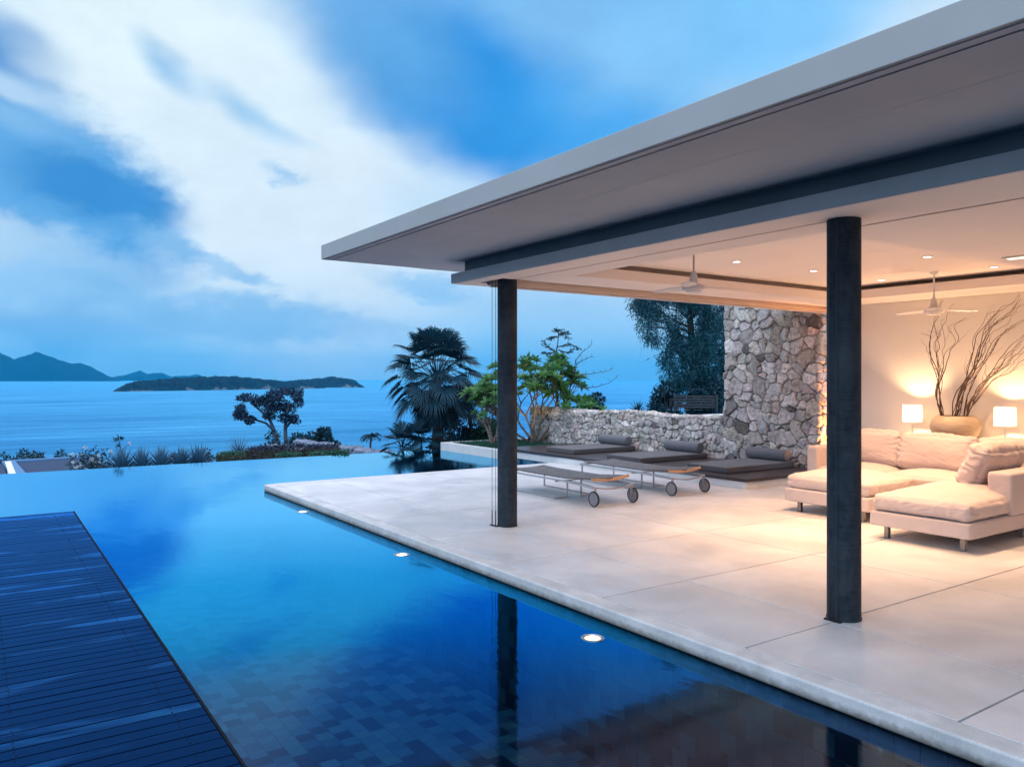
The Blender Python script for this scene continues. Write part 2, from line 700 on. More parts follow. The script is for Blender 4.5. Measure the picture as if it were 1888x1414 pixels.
def wet_gloss(t, out, c, rg, nb, tint, ior, amount):
    '''rough body colour under a tinted, fresnel-weighted wet reflection'''
    df = N(t, 'ShaderNodeBsdfDiffuse')
    if isinstance(c, tuple):
        df.inputs['Color'].default_value = c
    else:
        L(t, c, df.inputs['Color'])
    gl = N(t, 'ShaderNodeBsdfGlossy')
    gl.inputs['Color'].default_value = tint
    L(t, rg, gl.inputs['Roughness'])
    fr = N(t, 'ShaderNodeFresnel')
    fr.inputs['IOR'].default_value = ior
    if nb is not None:
        for q in (df, gl, fr):
            L(t, nb, q.inputs['Normal'])
    mx = N(t, 'ShaderNodeMixShader')
    L(t, mth(t, 'MINIMUM', mth(t, 'MULTIPLY', fr.outputs[0], amount), 1.0), mx.inputs[0])
    L(t, df.outputs[0], mx.inputs[1])
    L(t, gl.outputs[0], mx.inputs[2])
    L(t, mx.outputs[0], out.inputs['Surface'])


def m_deck():
    m, t, out = mat_new('wet_deck_boards')
    p = pos(t)
    g = N(t, 'ShaderNodeNewGeometry').outputs['Random Per Island']
    gr = noise_n(t, mapped(t, p, (1.2, 26, 8)), 3.5, 7.0, 0.72)
    damp = noise_n(t, mapped(t, p, (0.9, 3.2, 1), (0, 0, 0.12)), 1.0, 4.0, 0.6, 0.5)
    c = mixc(t, maprange(t, gr, 0.3, 0.7, 0, 1), (0.0004, 0.003, 0.013), (0.0015, 0.011, 0.042))
    c = mixc(t, maprange(t, g, 0, 1, 0.0, 0.8), c, (0.001, 0.005, 0.018))
    rg = maprange(t, mth(t, 'ADD', mth(t, 'MULTIPLY', damp, 0.8), mth(t, 'MULTIPLY', g, 0.16)), 0.53, 0.70, 0.60, 0.10, True)
    wet_gloss(t, out, c, rg, bump(t, gr, 0.35, 0.002), (0.08, 0.40, 1.0, 1), 1.33, maprange(t, rg, 0.10, 0.60, 2.6, 0.5))
    return m


M['deck'] = m_deck()


def m_wood(name, a, b, rough=0.5, sx=(2, 30, 30)):
    m, t, out = mat_new(name)
    p = pos(t)
    gr = noise_n(t, mapped(t, p, sx), 2.0, 6.0, 0.7)
    g = N(t, 'ShaderNodeNewGeometry').outputs['Random Per Island']
    c = mixc(t, maprange(t, gr, 0.3, 0.7, 0, 1), a, b)
    k = N(t, 'ShaderNodeVectorMath', operation='SCALE')
    L(t, c, k.inputs[0])
    L(t, maprange(t, g, 0, 1, 0.8, 1.15), k.inputs['Scale'])
    princ(t, out, k.outputs[0], rough, 0, 0.5, bump(t, gr, 0.3, 0.002))
    return m


M['teak'] = m_wood('weathered_teak', (0.10, 0.09, 0.09), (0.20, 0.18, 0.17), 0.55, (3, 20, 20))
M['dark_wood'] = m_wood('dark_platform_wood', (0.030, 0.020, 0.020), (0.065, 0.042, 0.040), 0.32, (14, 2, 14))
M['bench_wood'] = m_wood('bench_wood', (0.010, 0.012, 0.016), (0.025, 0.03, 0.035), 0.5, (3, 3, 20))
M['bark'] = m_wood('bark', (0.03, 0.028, 0.026), (0.08, 0.07, 0.06), 0.9, (12, 12, 2))
M['palebark'] = m_wood('pale_bark', (0.10, 0.085, 0.075), (0.22, 0.18, 0.15), 0.8, (9, 9, 3))
M['twig'] = m_wood('dry_willow', (0.05, 0.025, 0.014), (0.12, 0.06, 0.035), 0.6, (9, 9, 9))
M['vase'] = m_wood('turned_wood_vase', (0.33, 0.25, 0.17), (0.50, 0.41, 0.30), 0.45, (4, 4, 60))


def m_cloth(name, col, rough=0.9, wr=0.35, scale=420.0):
    m, t, out = mat_new(name)
    p = pos(t)
    wv = noise_n(t, p, scale, 2.0)
    cr = noise_n(t, p, 9.0, 5.0, 0.55, 1.1)
    k = N(t, 'ShaderNodeVectorMath', operation='SCALE')
    k.inputs[0].default_value = col
    L(t, maprange(t, mth(t, 'ADD', mth(t, 'MULTIPLY', wv, 0.6), mth(t, 'MULTIPLY', cr, 0.4)), 0.3, 0.7, 0.93, 1.06), k.inputs['Scale'])
    nb = bump(t, wv, 0.12, 0.001)
    nb = bump(t, cr, wr, 0.012, nb)
    princ(t, out, k.outputs[0], rough, 0, 0.3, nb, sheen=0.15)
    return m


M['sofa'] = m_cloth('sofa_linen', (0.54, 0.455, 0.43), wr=0.5)
M['mattress'] = m_cloth('daybed_canvas', (0.085, 0.078, 0.082), 0.75, 0.15)
M['bolster'] = m_cloth('bolster_canvas', (0.125, 0.125, 0.14), 0.7, 0.12)
M['piping'] = m_cloth('seam_piping', (0.05, 0.045, 0.05), 0.8, 0.05)
M['blind'] = m_cloth('rolled_blind_cloth', (0.55, 0.45, 0.38), 0.9, 0.5, 90.0)
M['pleat'] = m_cloth('blind_cap', (0.3, 0.3, 0.32), 0.5, 0.1)


def m_stone(gain=(1, 1, 1)):
    m, t, out = mat_new('granite_rubble')
    p = pos(t)
    a = N(t, 'ShaderNodeVertexColor')
    a.layer_name = 'stone'
    j = N(t, 'ShaderNodeAttribute')
    j.attribute_name = 'joint'
    mid = noise_n(t, p, 16.0, 7.0, 0.72, 0.5)
    fine = noise_n(t, p, 95.0, 6.0, 0.8)
    lich = noise_n(t, p, 6.0, 5.0, 0.65)
    k = N(t, 'ShaderNodeVectorMath', operation='SCALE')
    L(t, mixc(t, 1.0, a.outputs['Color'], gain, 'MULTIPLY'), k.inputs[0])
    L(t, mth(t, 'MULTIPLY', maprange(t, mid, 0.28, 0.72, 0.42, 1.5), maprange(t, fine, 0.3, 0.7, 0.55, 1.4)), k.inputs['Scale'])
    c = mixc(t, maprange(t, lich, 0.55, 0.70, 0, 0.6), k.outputs[0], (0.05, 0.048, 0.05))
    c = mixc(t, maprange(t, j.outputs['Fac'], 0.0, 1.0, 0.0, 0.93), c, (0.018, 0.017, 0.018))
    nb = bump(t, fine, 0.6, 0.006)
    nb = bump(t, mid, 0.8, 0.02, nb)
    princ(t, out, c, 0.88, 0, 0.25, nb)
    return m


M['stone'] = m_stone((1.14, 1.12, 1.10))
M['blue_lit_stone'] = m_stone((0.36, 0.50, 0.72))  # darker copy of the stone, blue dusk light put into its colour


def m_leaf(name, a, b, trans=0.25, rough=0.55):
    m, t, out = mat_new(name)
    g = N(t, 'ShaderNodeNewGeometry').outputs['Random Per Island']
    cl = noise_n(t, pos(t), 2.2, 3.0)
    fac = mth(t, 'ADD', mth(t, 'MULTIPLY', g, 0.55), mth(t, 'MULTIPLY', maprange(t, cl, 0.35, 0.65, 0, 1), 0.45))
    c = mixc(t, fac, a, b)
    p = princ(t, None, c, rough, 0, 0.4)
    tr = N(t, 'ShaderNodeBsdfTranslucent')
    L(t, c, tr.inputs['Color'])
    mx = N(t, 'ShaderNodeMixShader')
    mx.inputs[0].default_value = trans
    L(t, p.outputs[0], mx.inputs[1])
    L(t, tr.outputs[0], mx.inputs[2])
    L(t, mx.outputs[0], out.inputs['Surface'])
    return m


M['palm'] = m_leaf('fan_palm_leaf', (0.002, 0.025, 0.050), (0.006, 0.062, 0.095), 0.15, 0.65)
M['frangi'] = m_leaf('frangipani_leaf', (0.022, 0.13, 0.065), (0.15, 0.32, 0.08), 0.35, 0.4)
M['casu'] = m_leaf('casuarina_needle', (0.001, 0.040, 0.065), (0.006, 0.115, 0.150), 0.25)
M['umbr'] = m_leaf('umbrella_tree_leaf', (0.002, 0.020, 0.055), (0.006, 0.045, 0.105), 0.2)
M['bush'] = m_leaf('bush_leaf', (0.004, 0.030, 0.055), (0.014, 0.075, 0.105), 0.2)
M['agave'] = m_leaf('agave_blade', (0.03, 0.11, 0.20), (0.09, 0.22, 0.34), 0.1, 0.5)
M['hedge'] = m_leaf('hedge_leaf', (0.008, 0.020, 0.045), (0.035, 0.045, 0.085), 0.15)
M['grass'] = m_leaf('grass_blade', (0.012, 0.070, 0.05), (0.04, 0.14, 0.09), 0.2)
M['petal'] = m_leaf('white_petal', (0.5, 0.55, 0.6), (0.65, 0.7, 0.75), 0.3)
M['pinegreen'] = m_leaf('feather_leaf', (0.01, 0.06, 0.09), (0.03, 0.11, 0.14), 0.2)


def m_lampshade():
    m, t, out = mat_new('lamp_shade_fabric')
    e = N(t, 'ShaderNodeEmission')
    e.inputs['Color'].default_value = (1.0, 0.80, 0.50, 1)
    e.inputs['Strength'].default_value = 0.35
    tr = N(t, 'ShaderNodeBsdfTranslucent')
    tr.inputs['Color'].default_value = (0.30, 0.25, 0.20, 1)
    df = N(t, 'ShaderNodeBsdfDiffuse')
    df.inputs['Color'].default_value = (0.6, 0.56, 0.5, 1)
    mx = N(t, 'ShaderNodeMixShader')
    mx.inputs[0].default_value = 0.5
    L(t, tr.outputs[0], mx.inputs[1])
    L(t, df.outputs[0], mx.inputs[2])
    ad = N(t, 'ShaderNodeAddShader')
    L(t, mx.outputs[0], ad.inputs[0])
    L(t, e.outputs[0], ad.inputs[1])
    L(t, ad.outputs[0], out.inputs['Surface'])
    return m


M['shade'] = m_lampshade()


def m_tiles():
    m, t, out = mat_new('pool_floor_tiles')
    p = pos(t)
    sx = N(t, 'ShaderNodeSeparateXYZ')
    L(t, p, sx.inputs[0])
    T = 0.128
    v = mth(t, 'DIVIDE', mth(t, 'ADD', sx.outputs['X'], sx.outputs['Z']), T)
    row = mth(t, 'FLOOR', v)
    off = mth(t, 'MULTIPLY', mth(t, 'MODULO', mth(t, 'ABSOLUTE', row), 2.0), 0.5)
    # on the walls the height stands in for the second direction
    u = mth(t, 'ADD', mth(t, 'DIVIDE', sx.outputs['Y'], T), off)
    col = mth(t, 'FLOOR', u)
    cb = N(t, 'ShaderNodeCombineXYZ')
    L(t, row, cb.inputs[0])
    L(t, col, cb.inputs[1])
    wn = N(t, 'ShaderNodeTexWhiteNoise', noise_dimensions='2D')
    L(t, cb.outputs[0], wn.inputs['Vector'])
    r = N(t, 'ShaderNodeValToRGB')
    r.color_ramp.interpolation = 'CONSTANT'
    cs = [(0.0, (0.0015, 0.010, 0.028)), (0.26, (0.035, 0.130, 0.200)), (0.46, (0.022, 0.095, 0.155)), (0.62, (0.050, 0.155, 0.220)),
          (0.78, (0.004, 0.026, 0.055)), (0.90, (0.060, 0.165, 0.21))]
    r.color_ramp.elements[0].position = 0
    r.color_ramp.elements[0].color = cs[0][1] + (1,)
    r.color_ramp.elements[1].position = cs[1][0]
    r.color_ramp.elements[1].color = cs[1][1] + (1,)
    for q, c in cs[2:]:
        e = r.color_ramp.elements.new(q)
        e.color = c + (1,)
    L(t, wn.outputs['Value'], r.inputs[0])
    fu = mth(t, 'ABSOLUTE', mth(t, 'SUBTRACT', mth(t, 'FRACT', u), 0.5))
    fv = mth(t, 'ABSOLUTE', mth(t, 'SUBTRACT', mth(t, 'FRACT', v), 0.5))
    g = mth(t, 'GREATER_THAN', mth(t, 'MAXIMUM', fu, fv), 0.478)
    c = mixc(t, g, r.outputs[0], (0.012, 0.045, 0.07))
    c = mixc(t, maprange(t, noise_n(t, p, 9.0, 4.0), 0.3, 0.7, 0, 0.25), c, (0.02, 0.085, 0.16))
    princ(t, out, c, 0.4, 0, 0.3)
    return m


M['tiles'] = m_tiles()


def m_water():
    m, t, out = mat_new('pool_water')
    p = pos(t)
    w1 = noise_n(t, mapped(t, p, (1.0, 0.45, 1), (0, 0, 0.5)), 2.0, 5.0, 0.55, 0.7)
    w2 = noise_n(t, p, 0.35, 2.0)
    nb = bump(t, w1, 0.05, 0.05)
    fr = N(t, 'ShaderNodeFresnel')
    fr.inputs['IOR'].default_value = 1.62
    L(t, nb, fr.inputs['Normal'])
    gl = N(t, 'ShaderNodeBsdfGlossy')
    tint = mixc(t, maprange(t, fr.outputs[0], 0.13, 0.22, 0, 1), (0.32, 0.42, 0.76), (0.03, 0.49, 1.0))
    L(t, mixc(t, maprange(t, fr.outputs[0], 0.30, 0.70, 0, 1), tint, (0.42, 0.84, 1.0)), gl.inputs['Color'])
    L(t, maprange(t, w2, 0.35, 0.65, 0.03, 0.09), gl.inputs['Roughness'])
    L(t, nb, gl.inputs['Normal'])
    tr = N(t, 'ShaderNodeBsdfTransparent')
    tr.inputs['Color'].default_value = (0.50, 0.80, 0.95, 1)
    mx = N(t, 'ShaderNodeMixShader')
    L(t, mth(t, 'MINIMUM', mth(t, 'MULTIPLY', fr.outputs[0], maprange(t, fr.outputs[0], 0.14, 0.26, 1.15, 2.4, True)), 1.0), mx.inputs[0])
    L(t, tr.outputs[0], mx.inputs[1])
    L(t, gl.outputs[0], mx.inputs[2])
    L(t, mx.outputs[0], out.inputs['Surface'])
    return m


M['water'] = m_water()


def m_sea():
    m, t, out = mat_new('sea_water')
    p = pos(t)
    w1 = noise_n(t, mapped(t, p, (0.6, 1.4, 1), (0, 0, YAW)), 0.03, 8.0, 0.7, 0.6)
    st = noise_n(t, mapped(t, p, (0.0012, 0.0030, 1), (0, 0, YAW)), 3.0, 5.0, 0.6, 0.5)
    c = mixc(t, maprange(t, st, 0.35, 0.65, 0, 1), (0.003, 0.045, 0.14), (0.006, 0.065, 0.18))
    wet_gloss(t, out, c, maprange(t, st, 0.35, 0.65, 0.3, 0.45), bump(t, w1, 0.45, 4.0), (0.17, 0.63, 0.98, 1), 1.33, 1.0)
    return m


M['sea'] = m_sea()
M['trim'] = m_plain('deck_trim', (0.003, 0.006, 0.012), 0.8, spec=0.1)
M['bluebark'] = m_wood('shaded_bark', (0.03, 0.055, 0.09), (0.07, 0.11, 0.17), 0.9, (9, 9, 3))  # bluish shade of the dusk put into the bark colour
M['terrain'] = m_plain('hillside_earth', (0.02, 0.045, 0.035), 0.95, var=0.4, nscale=0.8, bmp=0.6, bscale=3)
M['gravel'] = m_plain('roof_gravel', (0.006, 0.032, 0.085), 0.9, var=0.6, nscale=22, bmp=0.9, bscale=30)  # gravel colour carries the blue of the dusk light
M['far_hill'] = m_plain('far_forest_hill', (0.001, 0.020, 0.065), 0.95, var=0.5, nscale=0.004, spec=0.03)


def m_island():
    m, t, out = mat_new('island_forest_and_rock')
    p = pos(t)
    sz = N(t, 'ShaderNodeSeparateXYZ')
    L(t, p, sz.inputs[0])
    n1 = noise_n(t, p, 0.05, 6.0, 0.7)
    n2 = noise_n(t, p, 0.02, 4.0, 0.6)
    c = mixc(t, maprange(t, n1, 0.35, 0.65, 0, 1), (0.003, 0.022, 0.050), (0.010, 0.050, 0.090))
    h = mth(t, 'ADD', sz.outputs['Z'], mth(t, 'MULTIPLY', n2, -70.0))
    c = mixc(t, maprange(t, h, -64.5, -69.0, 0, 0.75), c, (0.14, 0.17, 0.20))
    princ(t, out, c, 0.9, 0, 0.04, bump(t, n1, 1.0, 9.0))
    return m


M['island'] = m_island()


def struct(mb, name, mat, kind='structure', **kw):
    return tag(mb.build(name, mat, **kw), kind=kind)


# ================================================================== THE SETTING
SEA_Z = -30.0
# sea: one sheet of rings out to the horizon
mb = MB()
rings = [0, 60, 200, 800, 3000, 9000, 22000]
seg = 96
vs = [(0, 0, SEA_Z)]
for r in rings[1:]:
    for k in range(seg):
        a = 2 * PI * k / seg
        vs.append((r * math.cos(a), r * math.sin(a), SEA_Z))
fs = [(0, 1 + k, 1 + (k + 1) % seg) for k in range(seg)]
for i in range(len(rings) - 2):
    for k in range(seg):
        k2 = (k + 1) % seg
        fs.append((1 + i * seg + k, 1 + (i + 1) * seg + k, 1 + (i + 1) * seg + k2, 1 + i * seg + k2))
mb.add(vs, fs)
struct(mb, 'sea', M['sea'], sheet=True)


def hillside(name, mat, prof, dfun, depth, seed, rough, nx=240, nd=14):
    """a real ridge: skyline given in photo pixels, at its own distance, with a rounded back"""
    xs = np.linspace(prof[0][0], prof[-1][0], nx)
    tops = np.interp(xs, [p[0] for p in prof], [p[1] for p in prof])
    V = []
    for j in range(nd + 1):
        q = j / nd
        shape = math.sin(PI * min(1, q)) ** 0.75
        for i, x in enumerate(xs):
            d0 = dfun(x)
            d = d0 + depth * q
            ztop = CAM_H + (HORIZ - tops[i]) / FPX * (d0 + depth * 0.5)
            H = ztop - SEA_Z
            p = Dp(x, HORIZ, d)
            n = mnoise.fractal(Vector((p.x, p.y, seed)) / (depth * 0.12), 1.0, 2.0, 5)
            n2 = mnoise.noise(Vector((p.x, p.y, seed)) / (depth * 0.018))
            z = SEA_Z - 1.0 + (H + 1.0) * shape * (1 + 0.16 * n * (1 - abs(2 * q - 1))) + rough * n2 * (shape > 0.3)
            V.append((p.x, p.y, z))
    F = []
    for j in range(nd):
        for i in range(nx - 1):
            a = j * nx + i
            F.append((a, a + 1, a + nx + 1, a + nx))
    return tag(np_mesh(name, np.array(V), np.array(F), mat, smooth=True), kind='structure')


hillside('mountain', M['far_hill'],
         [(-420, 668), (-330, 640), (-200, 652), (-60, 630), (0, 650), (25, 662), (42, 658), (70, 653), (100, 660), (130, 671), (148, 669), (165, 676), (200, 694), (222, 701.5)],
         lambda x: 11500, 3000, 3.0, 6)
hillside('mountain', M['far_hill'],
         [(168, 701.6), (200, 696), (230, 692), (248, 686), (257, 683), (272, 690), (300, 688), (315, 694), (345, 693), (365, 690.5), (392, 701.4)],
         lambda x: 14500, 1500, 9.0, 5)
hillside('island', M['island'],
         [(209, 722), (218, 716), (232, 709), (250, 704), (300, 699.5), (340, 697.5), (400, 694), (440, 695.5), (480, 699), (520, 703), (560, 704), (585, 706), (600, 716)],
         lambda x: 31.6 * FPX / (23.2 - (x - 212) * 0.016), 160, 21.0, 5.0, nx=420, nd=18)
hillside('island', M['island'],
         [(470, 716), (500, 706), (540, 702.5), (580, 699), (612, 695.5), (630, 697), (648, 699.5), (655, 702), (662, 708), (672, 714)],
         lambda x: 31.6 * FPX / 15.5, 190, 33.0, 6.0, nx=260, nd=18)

# hillside below the terrace
n = 110
xs = np.linspace(-90, 110, n)
ys = np.linspace(-60, 150, n)
V = []
for y in ys:
    for x in xs:
        D_ = x * S_ + y * C_
        if D_ < 17:
            z = -1.5
        elif D_ < 38:
            z = min(-1.5, CAM_H - 0.145 * D_)
        else:
            z = CAM_H - 0.145 * 38 - (D_ - 38) * 0.62
        z += 0.25 * mnoise.noise(Vector((x, y, 0)) * 0.15)
        V.append((x, y, max(z, SEA_Z - 3)))
F = [(j * n + i, j * n + i + 1, (j + 1) * n + i + 1, (j + 1) * n + i) for j in range(n - 1) for i in range(n - 1)]
tag(np_mesh('terrain', np.array(V), np.array(F), M['terrain'], smooth=True), kind='structure')

# pool: tiled floor and walls (inner faces), then the water sheet
PX0, PX1, PY0, PY1 = -9.0, 9.25, -7.0, 16.55
WZ = -0.10
mb = MB()
mb.box(PX0 - .3, PX1 + .3, PY0 - .3, PY1 + .25, -1.45, -1.15)
mb.box(PX0 - .3, PX0, PY0 - .3, PY1, -1.148, -0.06)
mb.box(PX0, PX1, PY0 - .3, PY0, -1.148, -0.06)
mb.box(PX0 - .3, PX1, PY1, PY1 + .25, -1.148, WZ - 0.006)
mb.box(3.70, 3.95, PY0, 11.95, -1.148, -0.105)
mb.box(3.95, PX1, 11.7, 11.95, -1.148, -0.105)
mb.box(PX1 + .006, PX1 + .3, 11.952, PY1, -1.148, -0.03)
struct(mb, 'pool_basin', M['tiles'])
mb = MB()
vs = [(PX0, PY0, WZ), (3.70, PY0, WZ), (3.70, 11.95, WZ), (PX1 + .006, 11.95, WZ), (PX1 + .006, PY1 + .26, WZ), (PX0, PY1 + .26, WZ)]
mb.add(vs, [(0, 1, 2, 5), (2, 3, 4, 5)])
mb.add([(PX0, PY1 + .26, WZ), (PX1, PY1 + .26, WZ), (PX1, PY1 + .262, -1.3), (PX0, PY1 + .262, -1.3)], [(0, 1, 2, 3)])
struct(mb, 'pool_water', M['water'], sheet=True)

# terrace: coping stones and pavers with open joints over a dark bed
SX0, SYF = 3.65, 12.0
mb = MB()
mb.box(3.96, 12.0, -8, 11.9, -0.8, -0.02)
struct(mb, 'terrace_bed', M['dark_metal'])
g = 0.006
mb = MB()
ylist = [11.999, 9.59, 8.29, 6.99, 5.69, 4.39, 3.09, 1.86, 0.56, -0.74, -2.04, -5, -8]
xin = [3.81, 4.68, 6.32, 7.96, 9.60, 12.0]
for i in range(len(ylist) - 1):
    ya, yb = ylist[i + 1], ylist[i]
    for k in range(len(xin) - 1):
        mb.box(xin[k] + (g if k else 0.001), xin[k + 1] - g, ya + g, yb - g, -0.06, 0.0)
struct(mb, 'floor', M['paving'], bevel=0.002, bseg=1)
mb = MB()
mb.box(SX0, 3.809, -8, 11.999, -0.099, 0.0)
mb.box(3.81, 9.25, 11.9995, 12.05, -0.099, 0.0)
o = struct(mb, 'pool_coping', M['coping'], bevel=0.014, bseg=3)

# boardwalk deck in the foreground
mb = MB()
y = 11.03
rnd = random.Random(4)
while y > -4:
    w = 0.098
    xe = 1.03 - (11.03 - y) * 0.011
    mb.box(-7.5, xe - 0.016, y - w + 0.007, y, -0.05, -0.02 + rnd.uniform(-0.0012, 0.0012))
    y -= w
deck_ = struct(mb, 'deck', M['deck'], bevel=0.0035, bseg=2)
mb = MB()
rnd = random.Random(9)
yy_ = 11.03
while yy_ > 2.0:
    for jx in (0.80, 0.15, -0.50, -1.15, -1.80, -2.45):
        for oy in (0.022, 0.070):
            if rnd.random() < 0.93:
                cx_, cy_ = jx + rnd.uniform(-.004, .004), yy_ - oy + rnd.uniform(-.003, .003)
                mb.prism([(cx_ + 0.0042 * math.cos(a_ * PI / 3), cy_ + 0.0042 * math.sin(a_ * PI / 3)) for a_ in range(6)], -0.03, -0.0183)
    yy_ -= 0.098
mb.build('screw_heads', M['trim'], deck_)
mb = MB()
mb.prism([(-7.5, -4), (0.866 - .014, -4), (1.014, 11.0), (-7.5, 11.0)], -0.16, -0.054)
mb.prism([(0.852 + .002, -4), (0.866, -4), (1.03, 11.03), (1.0162, 11.03)], -0.17, -0.018)
struct(mb, 'deck_frame', M['trim'])

# ================================================================== THE VILLA
villa = empty('villa_pavilion', (4.8, 3.0, 0.0), 'open-sided concrete pavilion with a flat overhanging roof over the terrace', 'building')


def vp(mb, name, mat, parent=None, **kw):
    return part(mb, name, mat, parent or villa, **kw)


mb = MB()
mb.box(3.21, 11.25, -6, 8.46, 2.934, 3.092)
roof = vp(mb, 'roof', M['paint_light'], bevel=0.004)
mb = MB()
# soffit boards inside a narrow shadow gap, the inner bay set a little lower
mb.box(3.30, 3.72, -6, 8.36, 2.926, 2.9335)
mb.add([(3.722, -6, 2.926), (4.555, -6, 2.914), (4.555, 8.36, 2.914), (3.722, 8.36, 2.926),
        (3.722, -6, 2.9335), (4.555, -6, 2.9335), (4.555, 8.36, 2.9335), (3.722, 8.36, 2.9335)],
       [(0, 1, 2, 3), (4, 7, 6, 5), (0, 4, 5, 1), (1, 5, 6, 2), (2, 6, 7, 3), (3, 7, 4, 0)])
mb.box(4.557, 11.2, 7.61, 8.36, 2.916, 2.9335)
vp(mb, 'soffit', M['soffit'], roof)
mb = MB()
mb.box(3.235, 3.29, -6, 8.43, 2.929, 2.9337)
vp(mb, 'drip_edge', M['soffit'], roof)
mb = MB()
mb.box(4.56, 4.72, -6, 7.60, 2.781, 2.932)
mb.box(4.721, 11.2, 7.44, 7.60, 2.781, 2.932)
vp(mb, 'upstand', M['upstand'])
# perimeter beam with a slot for the roller blind
mb = MB()
mb.box(4.44, 4.455, -6, 7.70, 2.6725, 2.7805)
mb.box(4.457, 11.2, 7.685, 7.70, 2.672, 2.7805)
vp(mb, 'beam', M['beam'], bevel=0.002, bseg=1)
mb = MB()
mb.box(4.441, 4.775, -6, 6.95, 2.668, 2.6715)
mb.box(4.457, 4.775, -6, 6.95, 2.6718, 2.779)
mb.box(4.798, 5.10, -6, 6.95, 2.668, 2.779)
mb.box(4.7752, 4.7978, -6, 3.0, 2.668, 2.68)
mb.box(5.10, 5.125, 3.43, 6.95, 2.6682, 2.779)
mb.box(5.128, 9.72, -6, 3.43, 2.667, 2.93)
mb.box(5.126, 11.2, 6.35, 6.95, 2.668, 2.78)
mb.box(4.4565, 11.2, 7.42, 7.684, 2.668, 2.779)
mb.box(4.4565, 4.64, 6.952, 7.418, 2.668, 2.779)
mb.box(4.642, 11.2, 6.952, 7.418, 2.75, 2.779)
mb.box(9.723, 10.54, -6, 6.348, 2.667, 2.78)
mb.box(5.0, 9.93, 3.435, 6.44, 2.842, 2.93)
vp(mb, 'ceiling', M['ceiling'])
mb = MB()
mb.box(4.776, 4.797, -6, 6.95, 2.685, 2.70)
mb.box(5.101, 5.127, -6, 3.43, 2.685, 2.70)
mb.box(9.90, 9.93, 3.43, 6.40, 2.7805, 2.8415)
mb.box(5.0, 9.899, 6.41, 6.44, 2.7805, 2.8415)
vp(mb, 'shadow_gap', M['cove'])
mb = MB()
mb.box(10.55, 10.75, -6, 6.95, 0.001, 2.93)
vp(mb, 'wall', M['wall'])
mb = MB()
mb.box(9.4, 10.549, -6, -5.8, 0.001, 2.66)
mb.box(4.9, 9.399, -6.0, -5.8, 0.001, 2.66)
vp(mb, 'wall', M['wall'])

for (cx, cy) in ((4.82, 7.13), (4.82, 3.10)):
    mb = MB()
    prof = [(0.112, 0.001), (0.112, 0.012), (0.108, 0.016), (0.108, 2.74)]
    mb.lathe(prof, (cx, cy, 0), 48)
    vp(mb, 'column', M['column'], smooth=True, auto=0.6)

WARM = (1.0, 0.58, 0.32)


def spot(name, p, watts, ang=150, blend=0.9, r=0.03, col=WARM, to=None, parent=None):
    ld = bpy.data.lights.new(name, 'SPOT')
    ld.energy = watts
    ld.color = col
    ld.spot_size = math.radians(ang)
    ld.spot_blend = blend
    ld.shadow_soft_size = r
    o = bpy.data.objects.new(name, ld)
    COL.objects.link(o)
    o.location = p
    if to is not None:
        o.rotation_euler = (Vector(to) - Vector(p)).to_track_quat('-Z', 'Y').to_euler()
    return o


DL = [(6.64, 5.51), (7.93, 5.48), (7.97, 4.20), (9.36, 5.51), (9.31, 4.17), (6.64, 4.15)]
dl0 = None
for i, (x, y) in enumerate(DL):
    mb = MB().lathe([(0.052, 2.8405), (0.052, 2.834), (0.040, 2.832), (0.036, 2.838)], (x, y, 0), 24)
    tr = vp(mb, 'downlight', M['fan'], smooth=True, auto=0.5)
    mb = MB().lathe([(0.0, 2.8335), (0.0355, 2.8335)], (x, y, 0), 24)
    vp(mb, 'lens', M['downlight'], tr)
    spot('downlight_lamp', (x, y, 2.825), 270, 112, 1.0, 0.035)
for (x, y) in ((7.9, 1.6), (9.3, 1.9), (7.4, 0.0), (9.2, 0.0), (7.4, -2.5), (9.2, -2.5)):
    mb = MB().lathe([(0.052, 2.6665), (0.052, 2.660), (0.040, 2.658), (0.036, 2.664)], (x, y, 0), 24)
    tr = vp(mb, 'downlight', M['fan'], smooth=True, auto=0.5)
    mb = MB().lathe([(0.0, 2.6595), (0.0355, 2.6595)], (x, y, 0), 24)
    vp(mb, 'lens', M['downlight'], tr)
    spot('downlight_lamp', (x, y, 2.65), 130, 90, 1.0, 0.035)
# air outlet in the lower ceiling, its brightness put in as emission
mb = MB()
a = W(1846, 475, 2.667)
mb.box(a.x, a.x + 0.14, a.y - 0.75, a.y, 2.655, 2.6665)
vt = vp(mb, 'ceiling_slot', M['fan'], bevel=0.003)
mb = MB()
mb.box(a.x + 0.03, a.x + 0.11, a.y - 0.72, a.y - 0.03, 2.650, 2.6545)
vp(mb, 'slot_panel', M['ventglow'], vt)

# ------------------------------------------------------------------ roller blind rolled up under the far beam, and guide wires
bl = empty('roller_blind', (4.75, 7.3, 2.69), 'long pale cloth roller blind rolled up under the far edge of the ceiling', 'blind')
mb = MB()
nx, ns = 260, 18
vs, fs = [], []
for i in range(nx + 1):
    x = 4.73 + (11.18 - 4.73) * i / nx
    for k in range(ns):
        a = 2 * PI * k / ns
        r = 0.055 + 0.0016 * math.sin(x * 53) * math.sin(x * 17 + k) + 0.0012 * mnoise.noise(Vector((x * 20, k, 0)))
        vs.append((x, 7.32 + r * math.cos(a), 2.688 + r * math.sin(a)))
for i in range(nx):
    for k in range(ns):
        k2 = (k + 1) % ns
        fs.append((i * ns + k, i * ns + k2, (i + 1) * ns + k2, (i + 1) * ns + k))
mb.add(vs, fs)
part(mb, 'cloth_roll', M['blind'], bl, smooth=True)
mb = MB().lathe([(0.0, 4.70), (0.048, 4.70), (0.054, 4.706), (0.054, 4.729), (0.0, 4.7295)], (0, 7.32, 2.688), 28, axis='x')
